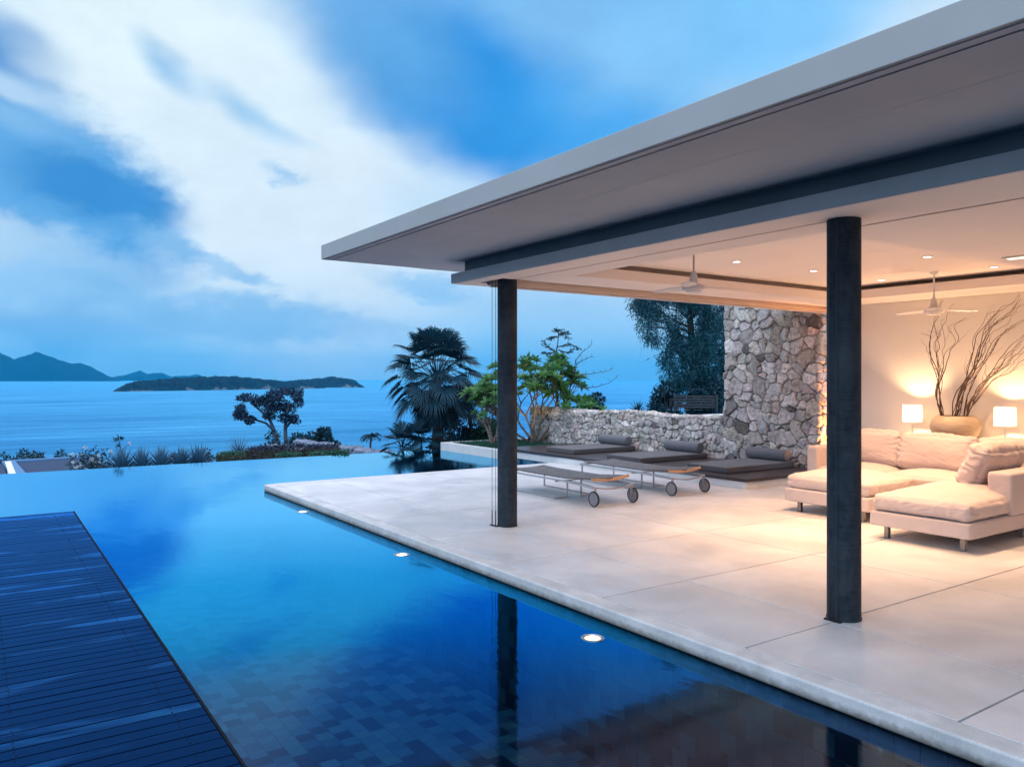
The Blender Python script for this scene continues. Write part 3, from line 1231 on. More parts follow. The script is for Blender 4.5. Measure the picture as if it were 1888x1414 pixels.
part(mb, 'end_cap', M['pleat'], bl, smooth=True, auto=0.5)
mb = MB()
mb.box(4.73, 11.18, 7.3, 7.34, 2.618, 2.632)
part(mb, 'bottom_bar', M['fan'], bl)


def guide(px1, px2, y, x, label):
    g = empty('blind_guide_wires', (x, y, 0.0), label, 'guide wires', 'pairs of thin steel guide wires beside the columns')
    for dx, dy in ((px1[0], px1[1]), (px2[0], px2[1])):
        mb = MB().tube([(x + dx, y + dy, 0.01), (x + dx, y + dy, 2.675)], 0.0028, 6)
        part(mb, 'wire', M['dark_metal'], g)
        mb = MB().tube([(x + dx, y + dy, 0.012), (x + dx, y + dy, 0.17)], 0.006, 8)
        part(mb, 'turnbuckle', M['dark_metal'], g)
    mb = MB()
    mb.box(x + px1[0] - .012, x + px1[0] + .012, y + min(px1[1], px2[1]) - .03, y + max(px1[1], px2[1]) + .03, 0.0008, 0.011)
    part(mb, 'floor_bracket', M['dark_metal'], g)
    return g


guide((0, 0.035), (0.0, -0.035), 7.20, 4.69, 'thin steel wires between floor and ceiling beside the column nearer the sea')
guide((0, 0.03), (0.0, -0.03), 3.10, 4.695, 'thin steel wires in front of the column nearer the sofa')


# ------------------------------------------------------------------ ceiling fans
def fan(px, py, d, ztop, rot, label):
    p = Dp(px, py, d)
    f = empty('ceiling_fan', (p.x, p.y, p.z), label, 'ceiling fan', 'ceiling fans hanging from the recessed ceiling')
    o = Vector((p.x, p.y, p.z))
    mb = MB().lathe([(0.0, -0.055), (0.05, -0.054), (0.072, -0.045), (0.078, -0.032), (0.10, -0.028), (0.108, -0.010), (0.108, 0.012), (0.085, 0.03), (0.03, 0.04), (0.0, 0.04)], o, 40)
    part(mb, 'motor_housing', M['fan'], f, smooth=True, auto=0.5)
    mb = MB().lathe([(0.042, 0.035), (0.044, 0.05), (0.030, 0.12), (0.018, 0.15), (0.012, 0.155)], o, 28)
    part(mb, 'shroud', M['fan'], f, smooth=True, auto=0.6)
    mb = MB().tube([o + Vector((0, 0, 0.14)), (o.x, o.y, ztop - 0.02)], 0.009, 14)
    part(mb, 'rod', M['fan'], f, smooth=True)
    mb = MB().lathe([(0.012, ztop - 0.03 - o.z), (0.04, ztop - 0.018 - o.z), (0.045, ztop - 0.002 - o.z)], o, 24)
    part(mb, 'ceiling_rose', M['fan'], f, smooth=True, auto=0.6)
    for k in range(3):
        a = math.radians(rot + 120 * k)
        ca, sa = math.cos(a), math.sin(a)
        vs, fs = [], []
        m = 12
        for i in range(m + 1):
            t = i / m
            r = 0.09 + 0.40 * t
            w = 0.030 + 0.030 * math.sin(PI * min(1, 0.15 + t * 0.8)) - 0.018 * max(0, t - 0.85) / 0.15
            tilt = 0.20 * (1 - 0.5 * t)
            for s, zz in ((-1, 0), (1, 0), (1, 0.006), (-1, 0.006)):
                lx, ly, lz = r, s * w, s * w * tilt + zz - 0.012 * t
                vs.append((o.x + lx * ca - ly * sa, o.y + lx * sa + ly * ca, o.z + 0.002 + lz))
        for i in range(m):
            for q in range(4):
                fs.append((i * 4 + q, i * 4 + (q + 1) % 4, (i + 1) * 4 + (q + 1) % 4, (i + 1) * 4 + q))
        fs += [(3, 2, 1, 0), (m * 4, m * 4 + 1, m * 4 + 2, m * 4 + 3)]
        mb = MB().add(vs, fs)
        part(mb, 'blade', M['fan'], f, smooth=True, auto=0.5)


VF = math.degrees(math.atan2(-S_, C_))   # heading of the camera's right-hand side
fan(1279, 530, 7.4, 2.842, VF + 8, 'white three-bladed ceiling fan between the two columns')
fan(1722, 573, 9.15, 2.842, VF - 2, 'white three-bladed ceiling fan above the vase of branches')


# ------------------------------------------------------------------ rubble stone walls
def stonework(name, parent, path, H, cell, res, seed, cap=None, squash=1.0, relief=0.035, coping=False, zbase=0.0, off=None, smat='stone'):
    """path: plan polyline [(x,y)...]; outward normal lies to its right-hand side. cap: depth of the top face that carries on from the last row"""
    rng = np.random.RandomState(seed)
    pts = [np.array(p, float) for p in path]
    segl = [np.linalg.norm(pts[i + 1] - pts[i]) for i in range(len(pts) - 1)]
    tot = sum(segl)
    nu = max(2, int(tot / res))
    Hc = H + (cap or 0)
    nv = max(2, int(Hc / res))
    U, Vv = np.meshgrid(np.linspace(0, tot, nu + 1), np.linspace(0, Hc, nv + 1))
    # seeds
    cs = []
    yy = 0.0
    while yy < Hc + cell:
        ch = cell * rng.uniform(0.62, 1.25)
        if coping and H - 0.14 < yy + ch:
            ch = max(0.10, min(ch, 0.16))
        xx = -cell
        while xx < tot + cell:
            cw = cell * rng.uniform(0.65, 1.6)
            cs.append((xx + cw * rng.uniform(0.3, 0.7), yy + ch * rng.uniform(0.25, 0.75)))
            xx += cw
        yy += ch
    cs = np.array(cs)
    wgt = rng.rand(len(cs)) ** 2.5 * cell * 0.62
    sk = rng.uniform(-1, 1, (len(cs), 2))
    # warp the plane for uneven outlines
    wx = np.zeros_like(U)
    wy = np.zeros_like(U)
    for k, (fr, am) in enumerate(((9.0, 0.018), (23.0, 0.010), (61.0, 0.0035))):
        ph = rng.uniform(0, 6, 6)
        wx += am * (np.sin(U * fr + ph[0]) * np.cos(Vv * fr * 1.2 + ph[1]) + 0.6 * np.sin((U + Vv) * fr * 0.8 + ph[2]))
        wy += am * (np.sin(Vv * fr + ph[3]) * np.cos(U * fr * 1.1 + ph[4]) + 0.6 * np.sin((U - Vv) * fr * 0.7 + ph[5]))
    a = (U + wx).ravel()
    b = (Vv + wy).ravel()
    d1 = np.full(a.shape, 9e9)
    d2 = np.full(a.shape, 9e9)
    idx = np.zeros(a.shape, int)
    for i, (sx, sy) in enumerate(cs):
        m_ = (np.abs(a - sx) < cell * 2.4) & (np.abs(b - sy) < cell * 2.4)
        if not m_.any():
            continue
        dx = np.abs(a[m_] - sx)
        dy = np.abs(b[m_] - sy) * squash
        dd = (dx ** 2.4 + dy ** 2.4) ** (1 / 2.4) - wgt[i] + 0.22 * np.abs(dx * sk[i, 0] + dy * sk[i, 1])
        o1, o2 = d1[m_], d2[m_]
        n2 = np.where(dd < o1, o1, np.minimum(o2, dd))
        n1 = np.minimum(o1, dd)
        ii = idx[m_]
        ii[dd < o1] = i
        d1[m_] = n1
        d2[m_] = n2
        idx[m_] = ii
    e = d2 - d1
    edge = np.clip(e / 0.030, 0, 1)
    edge = edge * edge * (3 - 2 * edge)
    tone = rng.rand(len(cs))
    base = 0.34 + 0.22 * tone
    dark = rng.rand(len(cs)) < 0.07
    base[dark] = rng.uniform(0.14, 0.22, dark.sum())
    light = rng.rand(len(cs)) < 0.10
    base[light] = rng.uniform(0.58, 0.68, light.sum())
    tint = np.stack([1.02 + 0.08 * rng.rand(len(cs)), 0.97 + 0.03 * rng.rand(len(cs)), 0.88 + 0.10 * rng.rand(len(cs))], 1)
    pink = rng.rand(len(cs)) < 0.12
    tint[pink] *= np.array([1.08, 0.95, 0.94])
    colr = base[:, None] * tint
    depth = rng.uniform(0.4, 1.0, len(cs)) * relief
    tx, ty = rng.uniform(-0.26, 0.26, len(cs)), rng.uniform(-0.26, 0.26, len(cs))
    h = edge * depth[idx] + edge * ((a - cs[idx, 0]) * tx[idx] + (b - cs[idx, 1]) * ty[idx])
    hn = np.array([mnoise.noise(Vector((x * 14, y * 14, seed))) for x, y in zip(a, b)])
    h += edge * hn * 0.008
    # place on the path
    P = np.zeros((len(a), 3))
    Nn = np.zeros((len(a), 3))
    uu = U.ravel()
    vv = Vv.ravel()
    acc = 0.0
    for i, sl in enumerate(segl):
        m_ = (uu >= acc - 1e-9) & (uu <= acc + sl + 1e-9)
        t = (uu[m_] - acc) / sl
        q = pts[i][None] * (1 - t[:, None]) + pts[i + 1][None] * t[:, None]
        dr = (pts[i + 1] - pts[i]) / sl
        nr = np.array([dr[1], -dr[0]])
        P[m_, 0], P[m_, 1] = q[:, 0], q[:, 1]
        Nn[m_, 0], Nn[m_, 1] = nr[0], nr[1]
        acc += sl
    top = vv > H
    P[:, 2] = zbase + np.minimum(vv, H)
    if cap:
        back = (vv - H)
        P[top, 0] -= Nn[top, 0] * back[top]
        P[top, 1] -= Nn[top, 1] * back[top]
        Nn[top] = (0, 0, 1)
        P[:, 2] += 0.02 * np.sin(uu * 2.1) * (vv / H).clip(0, 1)
    P += Nn * h[:, None]
    nU = nu + 1
    ia = np.arange(nv * nU).reshape(nv, nU)[:, :-1].ravel()
    F = np.stack([ia, ia + 1, ia + nU + 1, ia + nU], 1)
    col4 = np.concatenate([colr[idx], np.ones((len(a), 1))], 1)
    joint = 1 - np.clip((e - 0.002) / 0.013, 0, 1)
    return np_mesh(name, P, F, M[smat], parent, smooth=True, attrs={'stone': col4, 'joint': joint}, off=off)


# tall tower wall
tw = empty('stone_tower_wall', (11.6, 8.6, 0.0), 'tall rough granite rubble wall rising to the ceiling at the end of the daybeds', 'stone wall')
stonework('stone_face', tw, [(11.75, 9.62), (11.3, 9.62), (11.3, 7.70), (12.6, 7.70)], 3.35, 0.185, 0.0115, 5, off=(11.6, 8.6, 0.0), relief=0.055)
mb = MB()
mb.box(11.33, 12.6, 7.73, 9.58, 0.0, 3.34)
part(mb, 'core', M['soil'], tw)
lw = empty('low_stone_wall', (11.45, 12.5, 0.0), 'waist-high dry granite wall running behind the daybeds and frangipani', 'stone wall')
stonework('stone_face', lw, [(11.55, 15.7), (11.3, 15.7), (11.3, 9.60)], 0.885, 0.135, 0.0115, 11, cap=0.32, coping=True, squash=1.25, off=(11.45, 12.5, 0.0), relief=0.045)
mb = MB()
mb.box(11.33, 11.6, 9.64, 15.66, 0.0, 0.86)
part(mb, 'core', M['soil'], lw)

# ------------------------------------------------------------------ daybed platform
pf = empty('daybed_platform', (10.2, 10.7, 0.0), 'low dark wood platform on a white plinth that carries the three daybeds', 'platform')
mb = MB()
mb.box(9.27, 11.28, 7.53, 13.88, -0.3, 0.10)
part(mb, 'plinth', M['white'], pf, bevel=0.004)
mb = MB()
x = 9.25
while x < 11.25:
    mb.box(x, min(x + 0.118, 11.27), 7.5, 13.9, 0.102, 0.152)
    x += 0.121
part(mb, 'deck_boards', M['dark_wood'], pf, bevel=0.003)
pl = empty('planter_kerb', (9.3, 15.2, 0.0), 'white rendered kerb around the planting bed at the pool edge', 'planter')
mb = MB()
mb.prism([(9.25, 13.905), (9.42, 13.905), (9.42, 16.38), (12.4, 16.38), (12.4, 16.54), (9.25, 16.54)], -0.35, 0.09)
part(mb, 'kerb', M['white'], pl, bevel=0.006)
mb = MB()
mb.box(9.421, 11.29, 13.91, 16.379, -0.3, 0.03)
part(mb, 'planting_soil', M['soil'], pl)


def soft_box(x0, x1, y0, y1, z0, z1, r, crown=0.0, seed=0, wr=0.0, n=26, side=0.0, mat4=None, pinch=0.0, gather=0.0):
    """rounded, stuffed box; crown lifts the top face, pinch pulls the corners"""
    hx, hy, hz = (x1 - x0) / 2, (y1 - y0) / 2, (z1 - z0) / 2
    c = np.array([(x0 + x1) / 2, (y0 + y1) / 2, (z0 + z1) / 2])
    ts = np.linspace(-1, 1, n + 1)
    ts = np.sign(ts) * (1 - (1 - np.abs(ts)) ** 1.35)
    V, F = [], []
    for ax in range(3):
        for sg in (-1, 1):
            A, B = np.meshgrid(ts, ts)
            p = np.zeros((A.size, 3))
            o = [i for i in range(3) if i != ax]
            p[:, ax] = sg
            p[:, o[0]] = A.ravel()
            p[:, o[1]] = B.ravel()
            b = len(V) * (n + 1) ** 2
            V.append(p)
            ia = np.arange(n * (n + 1)).reshape(n, n + 1)[:, :-1].ravel()
            f = np.stack([ia, ia + 1, ia + n + 2, ia + n + 1], 1) + b
            if (sg > 0) == (ax == 1):
                f = f[:, ::-1]
            F.append(f)
    P = np.concatenate(V)
    F = np.concatenate(F)
    H = np.array([hx, hy, hz])
    q = P * H
    inner = np.clip(q, -(H - r), H - r)
    dv = q - inner
    ln = np.linalg.norm(dv, axis=1, keepdims=True)
    ln[ln < 1e-9] = 1
    dirn = dv / ln
    onface = np.abs(P).max(1) > 0.999
    q2 = inner + dirn * r
    u, v, w = P[:, 0], P[:, 1], P[:, 2]
    bul = (1 - np.abs(u) ** 2.4) * (1 - np.abs(v) ** 2.4)
    q2[:, 2] += crown * bul * np.clip(w, 0, 1)
    if side:
        q2[:, 0] += side * (1 - v ** 2) * (1 - w ** 2) * u
        q2[:, 1] += side * (1 - u ** 2) * (1 - w ** 2) * v
        q2[:, 2] += side * (1 - u ** 2) * (1 - v ** 2) * w
    if pinch:
        cn = (np.abs(u) * np.abs(v)) ** 3
        q2[:, 0] -= pinch * u * (1 - np.abs(v) ** 4) * 0.6
        q2[:, 1] -= pinch * v * (1 - np.abs(u) ** 4) * 0.6
    if gather:
        for i in range(len(q2)):
            k1 = mnoise.noise(Vector((u[i] * 2 + seed, w[i], v[i] * 2)))
            g1 = math.sin(u[i] * 19 + seed + k1 * 5) * abs(v[i]) ** 5 + 0.5 * math.sin(v[i] * 31 + seed * 2 + k1 * 6) * abs(u[i]) ** 7
            q2[i] += dirn[i] * gather * g1 * (1 - abs(w[i]) * 0.2)
            s3 = mnoise.noise(Vector(((u[i] + v[i] * 0.7) * 5 + seed, (u[i] * 0.7 - v[i]) * 1.6, seed)))
            q2[i] += dirn[i] * gather * 0.9 * (0.5 - abs(s3)) * (1 if abs(w[i]) > 0.9 else 0.4)
    if wr:
        for i in range(len(q2)):
            g_ = q2[i] + c
            e = (abs(u[i]) ** 3 + abs(v[i]) ** 3) * 0.7 + 0.3
            s = mnoise.noise(Vector((g_[0] * 5 + seed, g_[1] * 5, g_[2] * 5)))
            s2 = mnoise.noise(Vector((g_[0] * 17 + seed, g_[1] * 17, g_[2] * 9)))
            q2[i] += dirn[i] * wr * (s * 0.9 + s2 * 0.5 * e)
    q2 += c
    if mat4 is not None:
        R = np.array(mat4)[:3, :3]
        T = np.array(mat4)[:3, 3]
        q2 = (q2 @ R.T) + T
    return q2, F


def soft(name, mat, parent, *a, **k):
    q, F = soft_box(*a, **k)
    top = parent
    off = np.zeros(3)
    while top is not None:
        off += np.array(top.location)
        top = top.parent
    mb = MB()
    mb.v = [tuple(p) for p in (q - off)]
    mb.f = [tuple(f) for f in F]
    return mb.build(name, mat, parent, smooth=True, weld=True)


DAY = [((9.52, 11.17, 8.07, 8.90), 'dark grey daybed mattress nearest the sofa with a round bolster', 11),
       ((9.45, 11.12, 9.89, 10.78), 'middle of the three dark daybeds on the wooden platform', 12),
       ((9.52, 11.12, 11.80, 12.70), 'dark daybed nearest the frangipani tree with its bolster against the wall', 13)]
for (x0, x1, y0, y1), lab, sd in DAY:
    db = empty('daybed', ((x0 + x1) / 2, (y0 + y1) / 2, 0.153), lab, 'daybed', 'dark daybeds lined up on the platform')
    soft('mattress', M['mattress'], db, x0, x1, y0, y1, 0.153, 0.247, 0.018, crown=0.006, seed=sd, wr=0.003, n=30)
    mb = MB()
    prof = []
    L_ = y1 - y0 - 0.04
    R = 0.098
    for i in range(9):
        a = PI / 2 * i / 8
        prof.append((R - 0.022 + 0.022 * math.sin(a) if i else 0.0, 0.02 - 0.022 * math.cos(a) + 0.002))
    prof[0] = (0.0, 0.0)
    for i in range(1, 24):
        t = i / 24
        prof.append((R + 0.0015 * math.sin(t * 29), 0.02 + (L_ - 0.04) * t))
    for i in range(9):
        a = PI / 2 * i / 8
        prof.append((R - 0.022 + 0.022 * math.cos(a), L_ - 0.02 + 0.022 * math.sin(a)))
    prof.append((0.0, L_))
    mb.lathe(prof, (x1 - 0.16, y0 + 0.02, 0.247 + R + 0.002), 40, axis='y')
    part(mb, 'bolster', M['bolster'], db, smooth=True)


# ------------------------------------------------------------------ wheeled teak loungers
def lounger(x, y, label):
    """x,y: outer corner of the wheel end; long side runs away along +Y"""
    lo = empty('wheeled_lounger', (x, y, 0.0), label, 'sun lounger', 'wheeled teak loungers on the terrace')
    o = Vector((x, y, 0))
    Wd, Ln = 0.66, 1.98

    def P(a, b, c):
        return (x + a, y + b, c)
    # rails
    mb = MB()
    for a in (0.0, Wd):
        mb.bar(P(a, 0.02, 0.235), P(a, 0.55, 0.262), 0.016, 0.026)
        mb.bar(P(a, 0.55, 0.262), P(a, Ln, 0.262), 0.016, 0.026)
    mb.bar(P(0.0, Ln - 0.008, 0.262), P(Wd, Ln - 0.008, 0.262), 0.016, 0.026)
    mb.bar(P(0.0, 0.80, 0.235), P(Wd, 0.80, 0.235), 0.014, 0.014)
    mb.bar(P(0.21, 0.80, 0.235), P(0.02, 0.05, 0.245), 0.014, 0.016)
    mb.bar(P(Wd - 0.21, 0.80, 0.235), P(Wd - 0.02, 0.05, 0.245), 0.014, 0.016)
    part(mb, 'frame', M['rail'], lo, bevel=0.002, bseg=1)
    # sagging cross rail above the wheels
    mb = MB()
    pts = []
    for i in range(15):
        t = i / 14
        pts.append(P(Wd * t, 0.0, 0.245 - 0.04 * (1 - (2 * t - 1) ** 2)))
    for i in range(14):
        mb.bar(pts[i], pts[i + 1], 0.03, 0.016)
    part(mb, 'cross_rail', M['rail'], lo)
    # legs (sled feet)
    for s, a_in, a_out in ((0, 0.21, 0.0), (1, Wd - 0.21, Wd)):
        mb = MB()
        mb.bar(P(a_in, 0.80, 0.235), P(a_in, 0.80, 0.016), 0.018)
        mb.bar(P(a_in, 0.80, 0.008), P(a_out, 0.80, 0.008), 0.02, 0.015)
        mb.bar(P(a_out, 0.79, 0.008), P(a_out, Ln - 0.06, 0.008), 0.02, 0.015)
        mb.bar(P(a_out, Ln - 0.06, 0.0), P(a_out, Ln - 0.06, 0.25), 0.018)
        part(mb, 'leg', M['rail'], lo)
    # wheels
    for a in (0.0, Wd):
        mb = MB()
        mb.bar(P(a + (0.022 if a == 0 else -0.022), 0.0, 0.245), P(a + (0.022 if a == 0 else -0.022), 0.0, 0.09), 0.014, 0.034)
        part(mb, 'fork', M['rail'], lo)
        wr = 0.098
        mb = MB().lathe([(wr - 0.013, -0.011), (wr - 0.003, -0.011), (wr, -0.007), (wr, 0.007), (wr - 0.003, 0.011), (wr - 0.013, 0.011), (wr - 0.013, -0.011)], (x + a, y, wr), 40, axis='x', caps=False)
        wh = part(mb, 'wheel', M['rubber'], lo, smooth=True, auto=0.6)
        mb = MB().lathe([(0.0, -0.010), (0.016, -0.010), (0.018, -0.006), (wr - 0.014, -0.0075), (wr - 0.014, 0.0075), (0.018, 0.006), (0.0, 0.010)], (x + a, y, wr), 40, axis='x')
        part(mb, 'wheel_disc', M['hub'], wh, smooth=True, auto=0.5)
    # bed slats: flat part, gently dished; then the head part, raised
    mb = MB()
    m = 34
    for i in range(m):
        t0, t1 = i / m, (i + 0.86) / m
        y0, y1 = 0.62 + (Ln - 0.06 - 0.62) * t0, 0.62 + (Ln - 0.06 - 0.62) * t1
        K = 6
        for k in range(K):
            a0, a1 = 0.025 + (Wd - 0.05) * k / K, 0.025 + (Wd - 0.05) * (k + 1) / K
            zf = lambda a, yy: 0.292 - 0.022 * (1 - (2 * a / Wd - 1) ** 2) + 0.018 * max(0, (yy - 1.3) / 0.7) ** 2
            vs = [P(a, yy, zf(a, yy) + dz) for dz in (0, 0.016) for (a, yy) in ((a0, y0), (a1, y0), (a1, y1), (a0, y1))]
            mb.add(vs, [(3, 2, 1, 0), (4, 5, 6, 7), (0, 1, 5, 4), (2, 3, 7, 6)] + ([(3, 0, 4, 7)] if k == 0 else []) + ([(1, 2, 6, 5)] if k == K - 1 else []))
    part(mb, 'seat', M['teak'], lo)
    mb = MB()
    m = 14
    for i in range(m):
        t0, t1 = i / m, (i + 0.86) / m
        for k in range(6):
            a0, a1 = 0.02 + (Wd - 0.04) * k / 6, 0.02 + (Wd - 0.04) * (k + 1) / 6
            yf = lambda t: 0.60 - 0.52 * t
            zf = lambda a, t: 0.294 - 0.022 * (1 - (2 * a / Wd - 1) ** 2) * 1.0 + 0.045 * t
            vs = [P(a, yf(t), zf(a, t) + dz) for dz in (0, 0.016) for (a, t) in ((a0, t0), (a1, t0), (a1, t1), (a0, t1))]
            mb.add(vs, [(3, 2, 1, 0), (4, 5, 6, 7), (0, 1, 5, 4), (2, 3, 7, 6)] + ([(3, 0, 4, 7)] if k == 0 else []) + ([(1, 2, 6, 5)] if k == 5 else []))
    bk = part(mb, 'backrest', M['teak'], lo)
    mb = MB()
    pts = []
    for i in range(17):
        t = i / 16
        a = 0.015 + (Wd - 0.03) * t
        pts.append(P(a, 0.065, 0.333 - 0.026 * (1 - (2 * t - 1) ** 2) + 0.012 * t))
    for i in range(16):
        mb.bar(pts[i], pts[i + 1], 0.022, 0.034)
    part(mb, 'head_rail', M['curved_wood'], bk)
    mb = MB()
    mb.bar(P(0.26, 0.053, 0.332), P(0.36, 0.053, 0.333), 0.004, 0.008)
    part(mb, 'hand_slot', M['dark_metal'], bk)
    return lo


lounger(6.42, 7.56, 'slatted teak lounger on wheels next to the column, front one of two')
lounger(7.90, 7.67, 'slatted teak lounger on wheels closer to the daybeds')

# ------------------------------------------------------------------ sofa group
SOFA = M['sofa']
ot = empty('ottoman', (8.66, 5.5, 0.0), 'wide square cream ottoman behind the column, separate from the corner sofa', 'ottoman')
soft('base', SOFA, ot, 8.16, 9.16, 4.94, 6.05, 0.125, 0.285, 0.02, n=18, wr=0.002)
soft('seat_cushion', SOFA, ot, 8.18, 9.14, 4.96, 6.03, 0.288, 0.44, 0.045, crown=0.075, seed=3, wr=0.008, n=48, side=0.01, gather=0.005)


def legs(parent, pts):
    for (x, y) in pts:
        mb = MB()
        mb.box(x - 0.023, x + 0.023, y - 0.023, y + 0.023, 0.001, 0.126)
        part(mb, 'leg', M['leg_steel'], parent, bevel=0.003)


legs(ot, [(8.27, 5.90), (8.27, 5.08), (9.05, 5.90), (9.05, 5.08)])
sf = empty('corner_sofa', (9.0, 4.6, 0.0), 'large cream corner sofa with loose back cushions in front of the lamps', 'sofa')
soft('base', SOFA, sf, 7.50, 10.15, 3.56, 4.54, 0.125, 0.275, 0.02, n=18, wr=0.002)
soft('base', SOFA, sf, 9.20, 10.15, 4.545, 6.45, 0.125, 0.28, 0.02, n=18, wr=0.002)
soft('seat_cushion', SOFA, sf, 7.52, 9.22, 3.58, 4.52, 0.285, 0.44, 0.05, crown=0.085, seed=8, wr=0.009, n=52, side=0.012, gather=0.006)
soft('seat_cushion', SOFA, sf, 9.18, 9.98, 5.42, 6.30, 0.282, 0.45, 0.045, crown=0.055, seed=18, wr=0.006, n=34, side=0.01)
soft('seat_cushion', SOFA, sf, 9.18, 9.98, 4.50, 5.415, 0.282, 0.45, 0.045, crown=0.055, seed=28, wr=0.006, n=34, side=0.01)
soft('seat_cushion', SOFA, sf, 9.22, 9.98, 3.75, 4.50, 0.282, 0.45, 0.045, crown=0.05, seed=38, wr=0.006, n=30, side=0.01)
soft('backrest', SOFA, sf, 9.93, 10.14, 3.57, 6.44, 0.27, 0.66, 0.03, n=20, wr=0.003)
soft('backrest', SOFA, sf, 8.30, 10.14, 3.55, 3.79, 0.27, 0.685, 0.035, n=22, wr=0.003)
soft('armrest', SOFA, sf, 9.19, 10.15, 6.30, 6.46, 0.12, 0.715, 0.03, n=22, wr=0.003)


def pillow(parent, c, w, h, th, rz, lean, seed, wr=0.014):
    """w: length along the back, h: height, th: stuffing"""
    Mx = Matrix.Translation(c) @ Matrix.Rotation(rz, 4, 'Z') @ Matrix.Rotation(math.radians(lean), 4, 'Y') @ Matrix.Rotation(PI / 2, 4, 'Y')
    # local: x -> height (down), y -> width, z -> thickness
    return soft('back_cushion', SOFA, parent, -h / 2, h / 2, -w / 2, w / 2, -th / 2, th / 2, th * 0.33, crown=0.0, seed=seed, wr=wr, n=56, side=0.045, mat4=Mx, pinch=0.028, gather=0.006)


pillow(sf, (9.80, 5.90, 0.70), 0.86, 0.44, 0.20, 0, 12, 41)
pillow(sf, (9.78, 5.03, 0.69), 0.93, 0.44, 0.21, 0, 12, 52)
pillow(sf, (9.80, 4.14, 0.69), 0.86, 0.44, 0.21, 0, 12, 63)
pillow(sf, (8.86, 3.98, 0.71), 0.96, 0.46, 0.22, math.radians(90), -24, 74, 0.02)
legs(sf, [(7.62, 4.42), (7.62, 3.68), (9.32, 6.33), (10.05, 6.33), (10.05, 3.68), (8.8, 3.68)])

cn = empty('console_table', (10.36, 5.0, 0.0), 'narrow pale console table behind the sofa against the wall', 'console')
mb = MB()
mb.box(10.18, 10.53, 3.5, 6.2, 0.785, 0.82)
part(mb, 'top', M['white'], cn, bevel=0.003)
for (x, y) in ((10.21, 3.53), (10.5, 3.53), (10.21, 6.17), (10.5, 6.17)):
    mb = MB()
    mb.box(x - .02, x + .02, y - .02, y + .02, 0.001, 0.784)
    part(mb, 'leg', M['white'], cn)


def lamp(px, d, label):
    p = Dp(px, HORIZ, d)
    x, y = p.x, p.y
    la = empty('table_lamp', (x, y, 0.82), label, 'table lamp', 'lit table lamps on the console')
    mb = MB().lathe([(0.0, 0.821), (0.065, 0.821), (0.065, 0.832), (0.016, 0.838), (0.012, 0.86), (0.011, 1.04), (0.016, 1.05), (0.0, 1.055)], (x, y, 0), 28)
    part(mb, 'base', M['white'], la, smooth=True, auto=0.5)
    R = 0.118
    mb = MB()
    vs, fs = [], []
    for (r, z) in ((R, 1.035), (R - 0.004, 1.255)):
        for k in range(48):
            a = 2 * PI * k / 48
            vs.append((x + r * math.cos(a), y + r * math.sin(a), z))
    for k in range(48):
        fs.append((k, (k + 1) % 48, 48 + (k + 1) % 48, 48 + k))
    mb.add(vs, fs)
    part(mb, 'lamp_shade', M['shade'], la, smooth=True)
    mb = MB()
    for k in range(3):
        a = 2 * PI * k / 3
        mb.bar((x, y, 1.05), (x + (R - 0.004) * math.cos(a), y + (R - 0.004) * math.sin(a), 1.045), 0.003)
    part(mb, 'shade_carrier', M['steel'], la)
    ld = bpy.data.lights.new('table_lamp_bulb', 'POINT')
    ld.energy = 50
    ld.color = (1.0, 0.60, 0.30)
    ld.shadow_soft_size = 0.03
    o = bpy.data.objects.new('table_lamp_bulb', ld)
    COL.objects.link(o)
    o.location = (x, y, 1.15)


lamp(1682, 10.46, 'lit white table lamp to the side of the vase towards the column')
lamp(1853, 9.53, 'lit white table lamp beyond the vase at the edge of the room')

vp_ = Dp(1761, HORIZ, 9.96)
vx, vy = vp_.x, vp_.y
va = empty('vase', (vx, vy, 0.82), 'wide round turned wooden vase between the two table lamps', 'vase')
mb = MB().lathe([(0.0, 0.822), (0.15, 0.822), (0.20, 0.84), (0.255, 0.89), (0.285, 0.96), (0.288, 1.02), (0.268, 1.08), (0.228, 1.125), (0.21, 1.138), (0.198, 1.138),
                 (0.21, 1.12), (0.25, 1.07), (0.265, 1.0), (0.24, 0.90), (0.15, 0.85), (0.0, 0.845)], (vx, vy, 0), 56)
part(mb, 'bowl', M['vase'], va, smooth=True)


